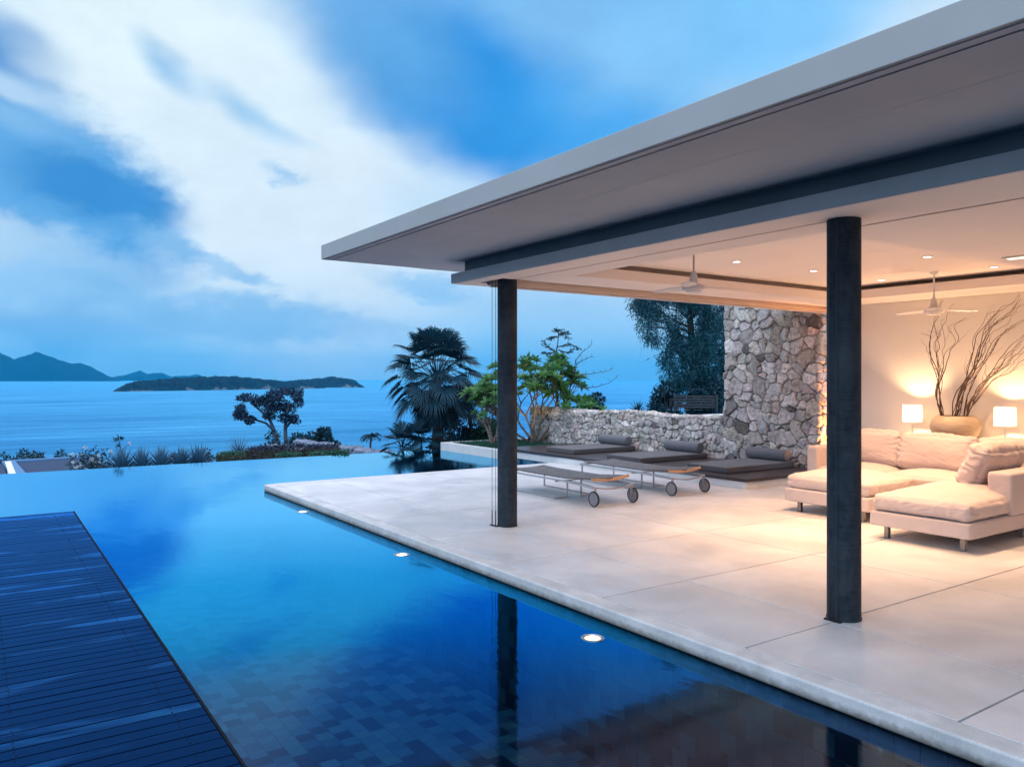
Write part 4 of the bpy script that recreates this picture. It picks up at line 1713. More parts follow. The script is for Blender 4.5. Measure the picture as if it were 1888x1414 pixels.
def wiggly(mb, guide, seed, r0, d0, amp=0.02, sub=6, twigs=2):
    rr = random.Random(seed)
    pts = []
    dX = rr.uniform(-0.12, 0.08)
    g = [Dp(px, py, (vx + dX * min(1, k_ / 3)) / (S_ + C_ * (px - 944) / FPX)) for k_, (px, py) in enumerate(guide)]
    off = Vector((rr.uniform(-.01, .005), rr.uniform(-.03, .03), rr.uniform(-.02, .02)))
    ph = rr.uniform(0, 6.28)
    fr = rr.uniform(2.5, 3.6)
    n = len(g)
    tot = (n - 1) * sub
    for i in range(tot + 1):
        t = i / sub
        k = min(int(t), n - 2)
        u = t - k
        p0, p1, p2, p3 = g[max(k - 1, 0)], g[k], g[k + 1], g[min(k + 2, n - 1)]
        q = 0.5 * ((2 * p1) + (-p0 + p2) * u + (2 * p0 - 5 * p1 + 4 * p2 - p3) * u * u + (-p0 + 3 * p1 - 3 * p2 + p3) * u ** 3)
        s = i / tot
        w = min(1, s * 5)
        q = q + off * s * 3.2
        q += Vector((math.sin(ph + t * fr) + 0.5 * math.sin(t * 7 + ph * 2), math.cos(ph * 1.7 + t * fr * 1.1), 0.35 * math.sin(t * fr * 1.3 + ph))) * amp * w
        q += Vector((rr.uniform(-1, 1), rr.uniform(-1, 1), rr.uniform(-.5, .5))) * amp * 0.28 * w
        pts.append(q)
    rad = [r0 * (1 - 0.78 * i / tot) for i in range(tot + 1)]
    mb.tube(pts, rad, 5)
    for _ in range(twigs):
        i = rr.randint(int(tot * 0.3), tot - 2)
        p = pts[i].copy()
        dr = (pts[min(i + 2, tot)] - pts[i - 1]).normalized()
        tw_ = [p.copy()]
        sdir = Vector((rr.uniform(-1, 1), rr.uniform(-1, 1), rr.uniform(-.2, .6)))
        for j in range(9):
            p = p + (dr * 0.7 + sdir * 0.45 + Vector((rr.uniform(-1, 1), rr.uniform(-1, 1), rr.uniform(-1, 1))) * 0.45).normalized() * 0.028
            tw_.append(p.copy())
        mb.tube(tw_, [rad[i] * 0.6 * (1 - 0.08 * j) for j in range(10)], 4)


GL = [[(1742, 802), (1737, 766), (1729, 728), (1733, 690), (1718, 650), (1722, 618), (1733, 590), (1742, 566), (1746, 558)],
      [(1746, 802), (1738, 766), (1731, 735), (1735, 700), (1737, 660), (1741, 640), (1735, 600), (1742, 585)],
      [(1742, 802), (1736, 760), (1730, 718), (1738, 680), (1748, 650), (1760, 628), (1753, 605), (1772, 590)],
      [(1740, 802), (1735, 760), (1729, 722), (1728, 690), (1722, 664), (1716, 640), (1724, 625), (1703, 618)]]
GM = [[(1752, 802), (1757, 766), (1766, 728), (1790, 690), (1800, 655), (1812, 620), (1836, 592), (1862, 572), (1890, 556)],
      [(1756, 802), (1760, 766), (1772, 720), (1796, 686), (1806, 650), (1822, 612), (1850, 590), (1880, 560)],
      [(1760, 802), (1762, 766), (1768, 735), (1782, 700), (1802, 668), (1812, 640), (1826, 608), (1856, 588), (1876, 552)],
      [(1762, 802), (1765, 766), (1776, 722), (1788, 695), (1812, 660), (1828, 628), (1858, 600), (1892, 578)],
      [(1758, 802), (1764, 766), (1775, 730), (1786, 690), (1797, 660), (1803, 630), (1818, 600), (1838, 576), (1858, 570)]]
GR = [[(1776, 802), (1783, 766), (1792, 738), (1815, 708), (1838, 684), (1862, 664), (1884, 636), (1898, 610)],
      [(1778, 802), (1784, 766), (1800, 728), (1824, 700), (1850, 676), (1870, 650), (1894, 628)],
      [(1774, 802), (1783, 766), (1796, 732), (1810, 705), (1836, 676), (1852, 648), (1878, 626), (1900, 604)],
      [(1780, 802), (1785, 762), (1806, 722), (1832, 694), (1856, 680), (1880, 656), (1900, 650)],
      [(1776, 802), (1780, 770), (1790, 728), (1810, 690), (1836, 656), (1858, 622), (1888, 606)]]
for gi, (grp, lab) in enumerate(((GL, 'upright spray of curly willow twigs on the lamp side of the vase'),
                                 (GM, 'middle spray of long curly willow twigs leaning out of the vase'),
                                 (GR, 'lowest spray of curly willow twigs leaning away from the vase'))):
    mb = MB()
    for i, gd in enumerate(grp):
        wiggly(mb, gd, 100 + gi * 20 + i, 0.0085, 9.96, 0.011, 6, 3)
        wiggly(mb, gd, 300 + gi * 20 + i, 0.006, 9.96, 0.016, 6, 2)
    o = mb.build('willow_branch', M['twig'], None, smooth=True, loc=(vx, vy, 0.9))
    tag(o, lab, 'branches', 'curly willow branches in the vase')

# ------------------------------------------------------------------ underwater pool lamps
for (lx_, y, lab) in ((3.36, 3.97, 'lit round pool lamp nearest the column beside the sofa'), (3.43, 6.90, 'lit round pool lamp, middle one along the pool edge'), (3.49, 9.85, 'lit round pool lamp nearest the corner of the terrace')):
    c = (lx_, y, -0.1)
    pl_ = empty('pool_lamp', c, lab, 'pool lamp', 'round lamps under the water along the terrace edge')
    mb = MB().lathe([(0.0, -0.05), (0.035, -0.05), (0.06, -0.02), (0.078, -0.004), (0.078, 0.004), (0.066, 0.005), (0.064, -0.002), (0.064, -0.03), (0.0, -0.03)], c, 36)
    mb.box(c[0] + 0.05, 3.698, y - 0.012, y + 0.012, -0.14, -0.125)
    part(mb, 'housing', M['steel'], pl_, smooth=True, auto=0.5)
    mb = MB().lathe([(0.0, 0.003), (0.05, 0.001), (0.063, -0.002)], c, 36)
    part(mb, 'lens', M['poolglow'], pl_, smooth=True)


# ================================================================== PLANTS
def leaf_mesh(C, Dn, L_, W_, rng, fold=0.25, up=None, bend=0.0):
    """C (n,3) bases, Dn (n,3) directions; a leaf is a folded 4-quad blade -> vertices, faces"""
    n = len(C)
    Dn = Dn / np.linalg.norm(Dn, axis=1, keepdims=True)
    r = rng.normal(size=(n, 3)) if up is None else up
    sd = np.cross(Dn, r)
    sd /= (np.linalg.norm(sd, axis=1, keepdims=True) + 1e-9)
    nr = np.cross(sd, Dn)
    L_ = np.broadcast_to(L_, (n,))[:, None]
    W_ = np.broadcast_to(W_, (n,))[:, None]
    b = C
    m1 = C + Dn * L_ * 0.45 + sd * W_ * 0.5 + nr * W_ * fold
    m2 = C + Dn * L_ * 0.45 - sd * W_ * 0.5 + nr * W_ * fold
    t = C + Dn * L_ + np.array([0, 0, -1.0]) * L_ * bend
    V = np.stack([b, m1, t, m2], 1).reshape(-1, 3)
    F = np.arange(4 * n).reshape(n, 4)
    return V, F


def sphere_dirs(rng, n):
    d = rng.normal(size=(n, 3))
    return d / np.linalg.norm(d, axis=1, keepdims=True)


def rebase(V, base):
    return np.asarray(V) - np.array(base)[None]


def clump_crown(centers, radii, per, size, rng, flat=0.7, aspect=0.5, droop=0.0):
    Cs, Ds = [], []
    for c, r in zip(centers, radii):
        m = max(4, int(per * (r ** 1.2)))
        d = sphere_dirs(rng, m)
        rr = r * rng.uniform(0.25, 1.0, (m, 1)) ** 0.6
        p = np.array(c)[None] + d * rr * np.array([1, 1, flat])
        Cs.append(p)
        dd = d + rng.normal(size=(m, 3)) * 0.6 + np.array([0, 0, -droop])
        Ds.append(dd)
    Cs = np.concatenate(Cs)
    Ds = np.concatenate(Ds)
    s = size * rng.uniform(0.6, 1.3, len(Cs))
    return leaf_mesh(Cs, Ds, s, s * aspect, rng)


def bush(px, ytop, wpx, hpx, d, label, seed, mat='bush', per=520, size=0.10, name='bush', cat='bush', group=None, nclump=14, aspect=0.5, extra=None):
    rng = np.random.RandomState(seed)
    k = d / FPX
    bx = Dp(px, ytop + hpx, d)
    b0 = empty(name, bx, label, cat, group)
    w, h = wpx * k, hpx * k
    cen, rad = [], []
    for i in range(nclump):
        u = rng.uniform(-0.5, 0.5)
        v = rng.uniform(0.1, 1.0) * (1 - abs(u) ** 1.6 * 1.4)
        q = rng.uniform(-0.35, 0.35) * w
        r = rng.uniform(0.16, 0.26) * min(w, h * 1.6)
        p = (bx.x + u * w * C_ * 0.85 + q * S_, bx.y - u * w * S_ * 0.85 + q * C_, bx.z + max(v * h - r * 0.7, 0.05))
        cen.append(p)
        rad.append(r)
    V, F = clump_crown(cen, rad, per / (np.mean(rad) ** 1.2) / nclump, size, rng, 0.85, aspect)
    np_mesh('foliage', rebase(V, bx), F, M[mat], b0)
    mb = MB()
    for c in cen[::2]:
        mid = (Vector(bx) + Vector(c)) / 2 + Vector((rng.uniform(-.05, .05), rng.uniform(-.05, .05), 0))
        mb.tube([Vector(bx) - Vector((0, 0, 0.6)), mid, Vector(c)], [0.03 * h, 0.018 * h, 0.006], 5)
    part(mb, 'stem', M['bark'], b0)
    return b0, rng


# ---- fan palm
def fan_leaf(V, F, hub, dr, R, rng, spread=2.0, nseg=24, droop=0.25, fold=0.35):
    """a costapalmate leaf: narrow blades radiating from hub around direction dr"""
    dr = Vector(dr).normalized()
    side = dr.cross(Vector((0, 0, 1)))
    side = side.normalized() if side.length > 1e-3 else Vector((1, 0, 0))
    nrm = side.cross(dr).normalized()
    roll = rng.uniform(-0.5, 0.5)
    Rm = Matrix.Rotation(roll, 3, dr)
    side = Rm @ side
    nrm = Rm @ nrm
    for i in range(nseg):
        a = -spread + 2 * spread * i / (nseg - 1) + rng.uniform(-0.03, 0.03)
        ax = dr * math.cos(a) + side * math.sin(a)
        cr = ax.cross(nrm).normalized()
        r = R * (0.80 + 0.2 * math.cos(a * 0.7)) * rng.uniform(0.9, 1.05)
        w = r * spread / nseg * 1.12
        z = nrm * (abs(math.sin(a)) * fold * r * 0.3)
        b = len(V)
        m = hub + ax * r * 0.55 + z
        t1 = hub + ax * r * 0.82 + z * 1.3 + Vector((0, 0, -droop * r * 0.14))
        t = hub + ax * r * 0.98 + z * 1.5 + Vector((0, 0, -droop * r * (0.38 + 0.3 * rng.rand())))
        crease = nrm * w * 0.25 * (1 if i % 2 else -1)
        V.extend([hub + cr * w * 0.06, m + cr * w * 0.55 + crease, t1 + cr * w * 0.3, t, t1 - cr * w * 0.3, m - cr * w * 0.55 - crease, hub - cr * w * 0.06])
        F.extend([(b, b + 1, b + 5, b + 6), (b + 1, b + 2, b + 4, b + 5), (b + 2, b + 3, b + 3, b + 4)])


def fan_palm(name, base, top, nf, pet, R, label, seed, group=None, skirt=10, elmin=-0.5):
    rng = np.random.RandomState(seed)
    pb = empty(name, base, label, 'palm', group)
    base = Vector(base)
    top = Vector(top)
    mb = MB()
    path = [base.lerp(top, t) + Vector((0.03 * math.sin(t * 5), 0.03 * math.cos(t * 4), 0)) for t in np.linspace(0, 1, 12)]
    mb.tube(path, [0.17 * pet + 0.015 * ((i % 2)) - 0.004 * i for i in range(12)], 12)
    part(mb, 'trunk', M['bark'], pb, smooth=True)
    V, F = [], []
    mbp = MB()
    for i in range(nf + skirt):
        if i < nf:
            e = elmin + (1.45 - elmin) * ((i + 0.5) / nf) ** 0.9
            a = i * 2.39996 + rng.uniform(-0.25, 0.25)
            pl_ = pet * rng.uniform(0.8, 1.12)
        else:
            e = rng.uniform(-1.35, -0.95)
            a = (i - nf) * 2 * PI / skirt + rng.uniform(-0.2, 0.2)
            pl_ = pet * rng.uniform(0.75, 1.0)
        d0 = Vector((math.cos(a) * math.cos(e), math.sin(a) * math.cos(e), math.sin(e)))
        mid = top + d0 * pl_ * 0.55 + Vector((0, 0, 0.04 * pl_))
        hub = top + d0 * pl_ + Vector((0, 0, -0.10 * pl_ * (1 - abs(math.sin(e)))))
        mbp.tube([top + d0 * 0.04, mid, hub], [0.014, 0.010, 0.007], 4)
        dl = (hub - mid).normalized() + Vector((0, 0, -0.35 if i < nf else -0.8))
        fan_leaf(V, F, hub, dl, R * rng.uniform(0.85, 1.1), rng, spread=1.75, nseg=28, droop=0.45 if i < nf else 0.2)
    V = np.array([tuple(v) for v in V])
    F2 = []
    me = bpy.data.meshes.new('fronds')
    me.from_pydata([tuple(p) for p in (V - np.array(base))], [], [tuple(dict.fromkeys(f)) for f in F])
    me.materials.append(M['palm'])
    o = bpy.data.objects.new('fronds', me)
    COL.objects.link(o)
    o.parent = pb
    part(mbp, 'leaf_stalks', M['palm'], pb)
    return pb


d = 20.5
fan_palm('fan_palm', Dp(806, 846, d), Dp(806, 700, d), 62, 0.95, 0.58, 'tall dark fan palm with a full round head beyond the pool edge', 3, skirt=13, elmin=-0.75)
fan_palm('fan_palm', Dp(741, 880, 19.6), Dp(741, 826, 19.6), 12, 0.35, 0.42, 'small low fan palm clump at the foot of the tall palm, seaward side', 8, skirt=0, elmin=-0.2)
fan_palm('fan_palm', Dp(775, 870, 19.9), Dp(778, 815, 19.9), 12, 0.33, 0.40, 'small fan palm touching the trunk of the tall palm', 9, skirt=0, elmin=-0.2)
fan_palm('fan_palm', Dp(868, 850, 21.5), Dp(868, 765, 21.5), 13, 0.5, 0.5, 'shorter fan palm half hidden behind the column and frangipani', 14, skirt=6, elmin=-0.5)


# ---- frangipani with rosettes
def rosette(C, Dr, Ls, Ws, Up, tip, dr, n, ll, rng):
    dr = Vector(dr).normalized()
    sd = dr.orthogonal().normalized()
    bn = dr.cross(sd)
    for k in range(n):
        a = 2.39996 * k + rng.uniform(-0.2, 0.2)
        e = 0.15 + 0.9 * (k / n)
        ld = dr * math.sin(e) + (sd * math.cos(a) + bn * math.sin(a)) * math.cos(e)
        ld += Vector((0, 0, -0.12))
        C.append(tip - dr * 0.02 * (k / n))
        Dr.append(ld)
        Up.append(dr)
        l = ll * rng.uniform(0.7, 1.15)
        Ls.append(l)
        Ws.append(l * 0.33)


def frangipani(base, seed, label, stems, levels, ll, reach, limits):
    rng = np.random.RandomState(seed)
    t0 = empty('frangipani_tree', base, label, 'tree')
    mb = MB()
    C, Dr, Ls, Ws, Up = [], [], [], [], []

    def grow(p, d_, ln, r, lv):
        d_ = d_.normalized()
        q = [p]
        for i in range(4):
            d_ = (d_ + Vector((rng.uniform(-.16, .16), rng.uniform(-.16, .16), rng.uniform(-.04, .14)))).normalized()
            p = p + d_ * ln / 4
            q.append(p)
        mb.tube(q, [r * (1 - 0.09 * i) for i in range(5)], 7)
        if lv == 0 or (lv < levels and lv <= 2 and rng.rand() < 0.22):
            rosette(C, Dr, Ls, Ws, Up, p, d_ + Vector((0, 0, 0.5)), rng.randint(13, 18), ll, rng)
            return
        nb = 2 if rng.rand() < 0.25 else 3
        a0 = rng.uniform(0, 6.28)
        sd = d_.orthogonal().normalized()
        bn = d_.cross(sd)
        for k in range(nb):
            a = a0 + 2 * PI * k / nb
            nd = d_ + (sd * math.cos(a) + bn * math.sin(a)) * rng.uniform(0.5, 0.85) + Vector((0, 0, 0.26))
            grow(p, nd, ln * rng.uniform(0.5, 0.95), r * 0.66, lv - 1)
    b = Vector(base)
    for (dx, dz) in stems:
        dd = Vector((C_ * dx + rng.uniform(-.35, .35) * S_, -S_ * dx + rng.uniform(-.35, .35) * C_, dz))
        grow(b + Vector((rng.uniform(-.05, .05), rng.uniform(-.05, .05), -0.05)), dd, reach, 0.034, levels)
    part(mb, 'trunk', M['palebark'], t0, smooth=True)
    V, F = leaf_mesh(np.array([tuple(c) for c in C]), np.array([tuple(c) for c in Dr]), np.array(Ls), np.array(Ws), rng, fold=0.18, up=np.array([tuple(c) for c in Up]), bend=0.12)
    np_mesh('crown', rebase(V, b), F, M['frangi'], t0)
    return t0


fb = W(988, 814, 0.12)
frangipani(fb, 6, 'frangipani tree lit warm from below beside the column, in front of the low stone wall',
           [(-0.6, 1.1), (-0.2, 1.3), (0.3, 1.3), (0.8, 1.0), (-1.1, 0.6), (1.3, 0.7), (0.6, 0.4), (-0.3, 0.5)], 3, 0.26, 0.70, None)
fb2 = Dp(908, 812, 17.5)
frangipani(fb2, 16, 'second leafy frangipani in the planting bed on the seaward side of the column',
           [(-0.35, 1.2), (0.2, 1.2), (0.5, 0.7), (-0.5, 0.7)], 3, 0.20, 0.44, None)
# garden uplight at its foot
ug = empty('garden_spotlight', (fb.x - 0.45, fb.y - 0.35, 0.153), 'small dark garden spotlight at the foot of the frangipani', 'spotlight')
mb = MB().lathe([(0.0, 0.154), (0.03, 0.154), (0.03, 0.165), (0.012, 0.17), (0.012, 0.19), (0.03, 0.20), (0.038, 0.25), (0.034, 0.25), (0.03, 0.22), (0, 0.215)], (fb.x - .45, fb.y - .35, 0), 20)
part(mb, 'housing', M['dark_metal'], ug, smooth=True, auto=0.5)
spot('garden_lamp', (fb.x - 0.45, fb.y - 0.35, 0.26), 34, 110, 0.8, 0.03, (1.0, 0.66, 0.30), to=(fb.x - 0.15, fb.y - 0.1, 2.4))
# hidden uplight in the gap between the tower and the living-room wall
u2 = empty('wall_uplight', (11.55, 7.15, 0.0), 'small warm uplight in the gap beside the stone tower behind the column', 'spotlight')
mb = MB().lathe([(0.0, 0.001), (0.05, 0.001), (0.05, 0.08), (0.044, 0.08), (0.04, 0.06), (0, 0.055)], (11.55, 7.15, 0), 24)
part(mb, 'housing', M['dark_metal'], u2, smooth=True, auto=0.5)
spot('uplight_lamp', (11.55, 7.15, 0.09), 420, 140, 0.8, 0.03, (1.0, 0.36, 0.09), to=(11.6, 7.6, 1.6))


# ---- feathery young tree and bare branches behind the wall
def branchy(name, label, paths, r0, matn, cat, leaf=None, seed=0, d=19.5, loc=None):
    rng = np.random.RandomState(seed)
    base = Dp(paths[0][0][0], paths[0][0][1], d)
    e = empty(name, base, label, cat)
    mb = MB()
    C, Dr = [], []
    for pi_, (pth) in enumerate(paths):
        dd = d + (0 if pi_ == 0 else rng.uniform(-.2, .2))
        pts = [Dp(x, y, d + (dd - d) * i / max(1, len(pth) - 1)) for i, (x, y) in enumerate(pth)]
        r = r0 if pi_ == 0 else r0 * 0.55
        fine = []
        for i in range(len(pts) - 1):
            for q in range(4):
                fine.append(pts[i].lerp(pts[i + 1], q / 4) + Vector((rng.uniform(-1, 1), rng.uniform(-1, 1), rng.uniform(-1, 1))) * 0.006)
        fine.append(pts[-1])
        n_ = len(fine)
        mb.tube(fine, [r * (1 - 0.75 * i / n_) for i in range(n_)], 5)
        if leaf and pi_ > 0:
            for i in range(1, n_):
                for q in range(leaf):
                    C.append(tuple(fine[i] + Vector((rng.uniform(-1, 1), rng.uniform(-1, 1), rng.uniform(-.3, .3))) * 0.05))
                    t = (fine[i] - fine[i - 1]).normalized()
                    Dr.append(tuple(t * 0.8 + Vector((rng.uniform(-1, 1), rng.uniform(-1, 1), rng.uniform(-.5, .2)))))
        elif not leaf and pi_ >= 0:
            for i in range(3, n_ - 1, 3):
                t = Vector((rng.uniform(-.4, .4), rng.uniform(-.4, .4), 1)).normalized()
                mb.tube([fine[i], fine[i] + t * 0.05, fine[i] + t * rng.uniform(0.07, 0.13)], [0.005, 0.004, 0.002], 4)
    part(mb, 'trunk', M['bark'], e)
    if C:
        V, F = leaf_mesh(np.array(C), np.array(Dr), 0.11, 0.03, rng)
        np_mesh('crown', rebase(V, base), F, M['pinegreen'], e)
    return e


branchy('feathery_tree', 'slender feathery-leaved young tree standing above the frangipani',
        [[(1028, 760), (1027, 700), (1024, 660), (1028, 635), (1030, 612)],
         [(1028, 648), (1012, 652), (1002, 650)], [(1028, 640), (1048, 634), (1066, 642)], [(1029, 645), (1045, 650), (1060, 644)],
         [(1026, 650), (1010, 640), (1003, 632)], [(1029, 622), (1018, 622), (1010, 624)], [(1029, 618), (1040, 616), (1046, 622)],
         [(1030, 614), (1024, 609), (1034, 608)], [(1030, 616), (1042, 612), (1045, 615)]], 0.03, None, 'tree', leaf=5, seed=4, d=19.5)
branchy('bare_branch_tree', 'leafless branching shrub reaching over the low stone wall',
        [[(1040, 770), (1046, 730), (1060, 690), (1064, 668)],
         [(1058, 690), (1062, 664), (1075, 648), (1086, 640), (1093, 634)], [(1062, 672), (1075, 664), (1088, 658), (1096, 658)],
         [(1056, 700), (1070, 692), (1090, 689), (1108, 686), (1120, 684), (1132, 678)], [(1056, 712), (1080, 716), (1105, 712), (1125, 705), (1140, 692)]],
        0.022, None, 'tree', seed=5, d=18.9)

# ---- casuarina beyond the raised terrace
rng = np.random.RandomState(77)
cb_ = Dp(1279, 765, 22.0)
ca = empty('casuarina_tree', cb_, 'big dark casuarina tree with drooping needles beside the stone tower', 'tree')
mb = MB()
mb.tube([cb_ - Vector((0, 0, .6)), Dp(1279, 700, 22), Dp(1276, 640, 22), Dp(1272, 580, 22.1), Dp(1270, 500, 22.1), Dp(1268, 420, 22.2)], [.13, .115, .10, .085, .06, .03], 10)
for q in range(26):
    y0 = 690 - q * 10.5
    sx = rng.choice([-1, 1])
    ln = rng.uniform(45, 95) * (0.75 if y0 > 650 else 1.0)
    dz = rng.uniform(-1, 1)
    p0 = Dp(1276, y0, 22)
    p1 = Dp(1276 + sx * ln * 0.5, y0 - 22, 22 + dz * 0.7)
    p2 = Dp(1276 + sx * ln, y0 - 24 + rng.uniform(-8, 8), 22 + dz * 1.3)
    mb.tube([p0, p1, p2], [.035, .022, .008], 6)
part(mb, 'trunk', M['bark'], ca, smooth=True)
poly_l = [(420, 1225), (500, 1172), (545, 1168), (590, 1172), (622, 1188), (645, 1215), (680, 1222), (715, 1235), (745, 1262)]
Cs, Ds = [], []
cnt = 0
while cnt < 900:
    y = rng.uniform(420, 745)
    xl = np.interp(y, [p[0] for p in poly_l], [p[1] for p in poly_l])
    xr = 1352 + 10
    x = rng.uniform(xl, xr)
    dens = 1.0
    if y > 600:
        dens = 0.62
    if x > 1290:
        dens = 1.2
    if 1215 < x < 1290 and 600 < y < 660:
        dens = 0.45
    if mnoise.noise(Vector((x * 0.035, y * 0.035, 2.0))) < 0.28 - 0.35 * dens:
        if rng.rand() > 0.25:
            continue
    dd = 22 + rng.uniform(-1.3, 1.3)
    c = np.array(Dp(x, y, dd))
    m = rng.randint(34, 60)
    pp = c + rng.normal(size=(m, 3)) * np.array([0.11, 0.11, 0.10])
    dr = np.array([0, 0, -0.45]) + rng.normal(size=(m, 3)) * 0.7
    Cs.append(pp)
    Ds.append(dr)
    cnt += 1
Cs = np.concatenate(Cs)
Ds = np.concatenate(Ds)
V, F = leaf_mesh(Cs, Ds, rng.uniform(0.12, 0.26, len(Cs)), 0.022, rng)
np_mesh('crown', rebase(V, cb_), F, M['casu'], ca)
bush(1316, 672, 80, 96, 21.0, 'dense dark shrub beside the stone tower under the casuarina', 401, per=2600, size=0.13, nclump=16)
bush(1232, 700, 60, 62, 21.0, 'soft dark shrub left of the dark wooden bench', 402, per=1200, size=0.13, nclump=9)
bush(1105, 712, 60, 48, 20.5, 'low windblown shrub behind the low stone wall over the sea', 403, per=700, size=0.11, nclump=8)

# raised garden terrace behind the wall, with its own pool sheet
mb = MB()
a, b, c_, d_ = W(1082, 753.5, 0.80), W(1420, 757, 0.80), Vector((19, 7.0, .8)), Vector((11.8, 7.3, .8))
mb.prism([(12.0, 15.6), (a.x, a.y), (b.x + 2, b.y), (19.0, 7.0), (12.65, 7.0), (12.65, 9.7), (12.0, 9.7)], -1.8, 0.785)
struct(mb, 'raised_terrace', M['white'])
mb = MB()
mb.add([(12.1, 15.3, 0.79), (12.1, 12.5, 0.79), (a.x + 3.2, 12.5, 0.79), (a.x + .4, a.y - .25, 0.79)], [(0, 1, 2, 3)])
struct(mb, 'upper_pool_water', M['water'], sheet=True)


# dark slatted bench
bc = Dp(1282, 771, 20.0)
bn_ = empty('slatted_bench', (bc.x, bc.y, 0.79), 'dark slatted wooden bench seen from behind under the casuarina', 'bench')
R_ = Vector((C_, -S_, 0))
Fv = Vector((S_, C_, 0))
o = Vector((bc.x, bc.y, 0.79))
w2 = 0.53


def bp(a, b, c):
    return o + R_ * a + Fv * b + Vector((0, 0, c))


mb = MB()
for i in range(5):
    z = 0.10 + 0.068 * i
    mb.bar(bp(-w2, 0, z), bp(w2, 0, z), 0.02, 0.045)
part(mb, 'backrest', M['bench_wood'], bn_)
mb = MB()
for i in range(5):
    mb.bar(bp(-w2, 0.06 + 0.085 * i, 0.12), bp(w2, 0.06 + 0.085 * i, 0.12), 0.07, 0.02)
part(mb, 'seat', M['bench_wood'], bn_)
for s in (-1, 1):
    mb = MB()
    mb.bar(bp(s * w2, -0.02, -0.0), bp(s * w2, -0.02, 0.42), 0.045)
    part(mb, 'leg', M['bench_wood'], bn_)
    mb = MB()
    mb.bar(bp(s * w2, 0.45, -0.0), bp(s * w2, 0.45, 0.28), 0.045)
    part(mb, 'leg', M['bench_wood'], bn_)
    mb = MB()
    mb.bar(bp(s * w2, -0.02, 0.29), bp(s * w2, 0.48, 0.29), 0.05, 0.025)
    part(mb, 'armrest', M['bench_wood'], bn_)


# ---- spiky rosettes
def spiky(px, py, d, label, seed, nb=44, ln=0.45, wd=0.035, mat='agave', group=None, name='spiky_agave', emin=0.15, emax=1.45, cat='agave'):
    rng = np.random.RandomState(seed)
    base = Dp(px, py, d)
    e = empty(name, base, label, cat, group)
    V, F = [], []
    for i in range(nb):
        a = i * 2.39996
        el_ = emin + (emax - emin) * (i / nb)
        dr = Vector((math.cos(a) * math.cos(el_), math.sin(a) * math.cos(el_), math.sin(el_)))
        sd = dr.cross(Vector((0, 0, 1))).normalized()
        nr = sd.cross(dr)
        l = ln * rng.uniform(0.75, 1.1)
        b = len(V)
        p0, p1, p2 = base + dr * 0.02, base + dr * l * 0.45, base + dr * l
        p2 = p2 + Vector((0, 0, -0.08 * l * math.cos(el_)))
        for p, w in ((p0, wd * 0.6), (p1, wd)):
            V.extend([p - sd * w / 2 + nr * w * .2, p, p + sd * w / 2 + nr * w * .2])
        V.append(p2)
        F.extend([(b, b + 1, b + 4, b + 3), (b + 1, b + 2, b + 5, b + 4), (b + 3, b + 4, b + 6), (b + 4, b + 5, b + 6)])
    me = bpy.data.meshes.new('blades')
    me.from_pydata([tuple(v - base) for v in V], [], F)
    me.materials.append(M[mat])
    ob = bpy.data.objects.new('blades', me)
    COL.objects.link(ob)
    ob.parent = e
    mb = MB().tube([base - Vector((0, 0, 0.7)), base + Vector((0, 0, 0.03))], [0.05, 0.035], 7)
    part(mb, 'stem', M['bark'], e)
    return e


GA = 'pale spiky plants along the infinity edge'
for i, (x, yb, l, lab) in enumerate([
    (225, 872, .56, 'first pale spiky agave next to the white flowers'),
    (262, 868, .52, 'second pale spiky agave from the white flowers'),
    (298, 865, .50, 'third pale spiky agave from the white flowers'),
    (334, 862, .46, 'fourth pale spiky agave from the white flowers'),
    (366, 859, .50, 'last pale spiky agave, before the low clipped hedge')]):
    spiky(x, yb, 17.4 + 0.1 * i, lab, 60 + i, 90, l * 1.12, 0.055, 'agave', GA)
spiky(440, 842, 24.0, 'wide feathery cycad behind the clipped hedge', 71, 90, 0.72, 0.03, 'agave', None, 'cycad', 0.0, 1.3, 'cycad')
spiky(484, 846, 24.5, 'smaller cycad at the foot of the umbrella tree', 72, 70, 0.55, 0.03, 'agave', None, 'cycad', 0.0, 1.3, 'cycad')
spiky(1176, 762, 17.6, 'dark green spiky yucca on top of the low stone wall', 73, 48, 0.36, 0.028, 'palm', None, 'yucca', 0.05, 1.4, 'yucca')

# shrubs along the edge
bush(52, 822, 74, 34, 26.5, 'dark windswept shrub at the far end of the pool edge above the gravel roof', 501, per=1100, size=0.10)
bush(112, 824, 38, 28, 26.5, 'small dark shrub on its own above the gravel roof', 502, per=500, size=0.09, nclump=8)
bush(4, 834, 26, 26, 26.0, 'shrub cut by the edge of the view above the gravel roof', 510, per=260, size=0.09, nclump=5)
b0, rg = bush(182, 822, 96, 58, 17.8, 'flowering shrub dotted with small white blossoms at the pool edge', 503, 'bush', per=1200, size=0.085, nclump=18)
Cc, Dd = [], []
for (x, y) in [(157, 826), (240, 816), (134, 852), (140, 862), (148, 857), (168, 850), (181, 841), (184, 852), (176, 856), (160, 866), (150, 838), (205, 832), (132, 838), (170, 846)]:
    c = np.array(Dp(x, y, 17.5))
    for k in range(16):
        Cc.append(c + rg.normal(size=3) * 0.018)
        Dd.append(rg.normal(size=3) + np.array([0, 0, .3]))
V, F = leaf_mesh(np.array(Cc), np.array(Dd), 0.045, 0.03, rg)
np_mesh('blossom', rebase(V, b0.location), F, M['petal'], b0)
mb = MB()
mb.tube([Dp(216, 850, 17.6), Dp(222, 826, 17.6), Dp(219, 810, 17.6)], [.012, .01, .005], 5)
mb.tube([Dp(222, 832, 17.6), Dp(234, 822, 17.6), Dp(240, 818, 17.6)], [.008, .006, .004], 5)
part(mb, 'stem', M['bark'], b0)
C2, D2 = [], []
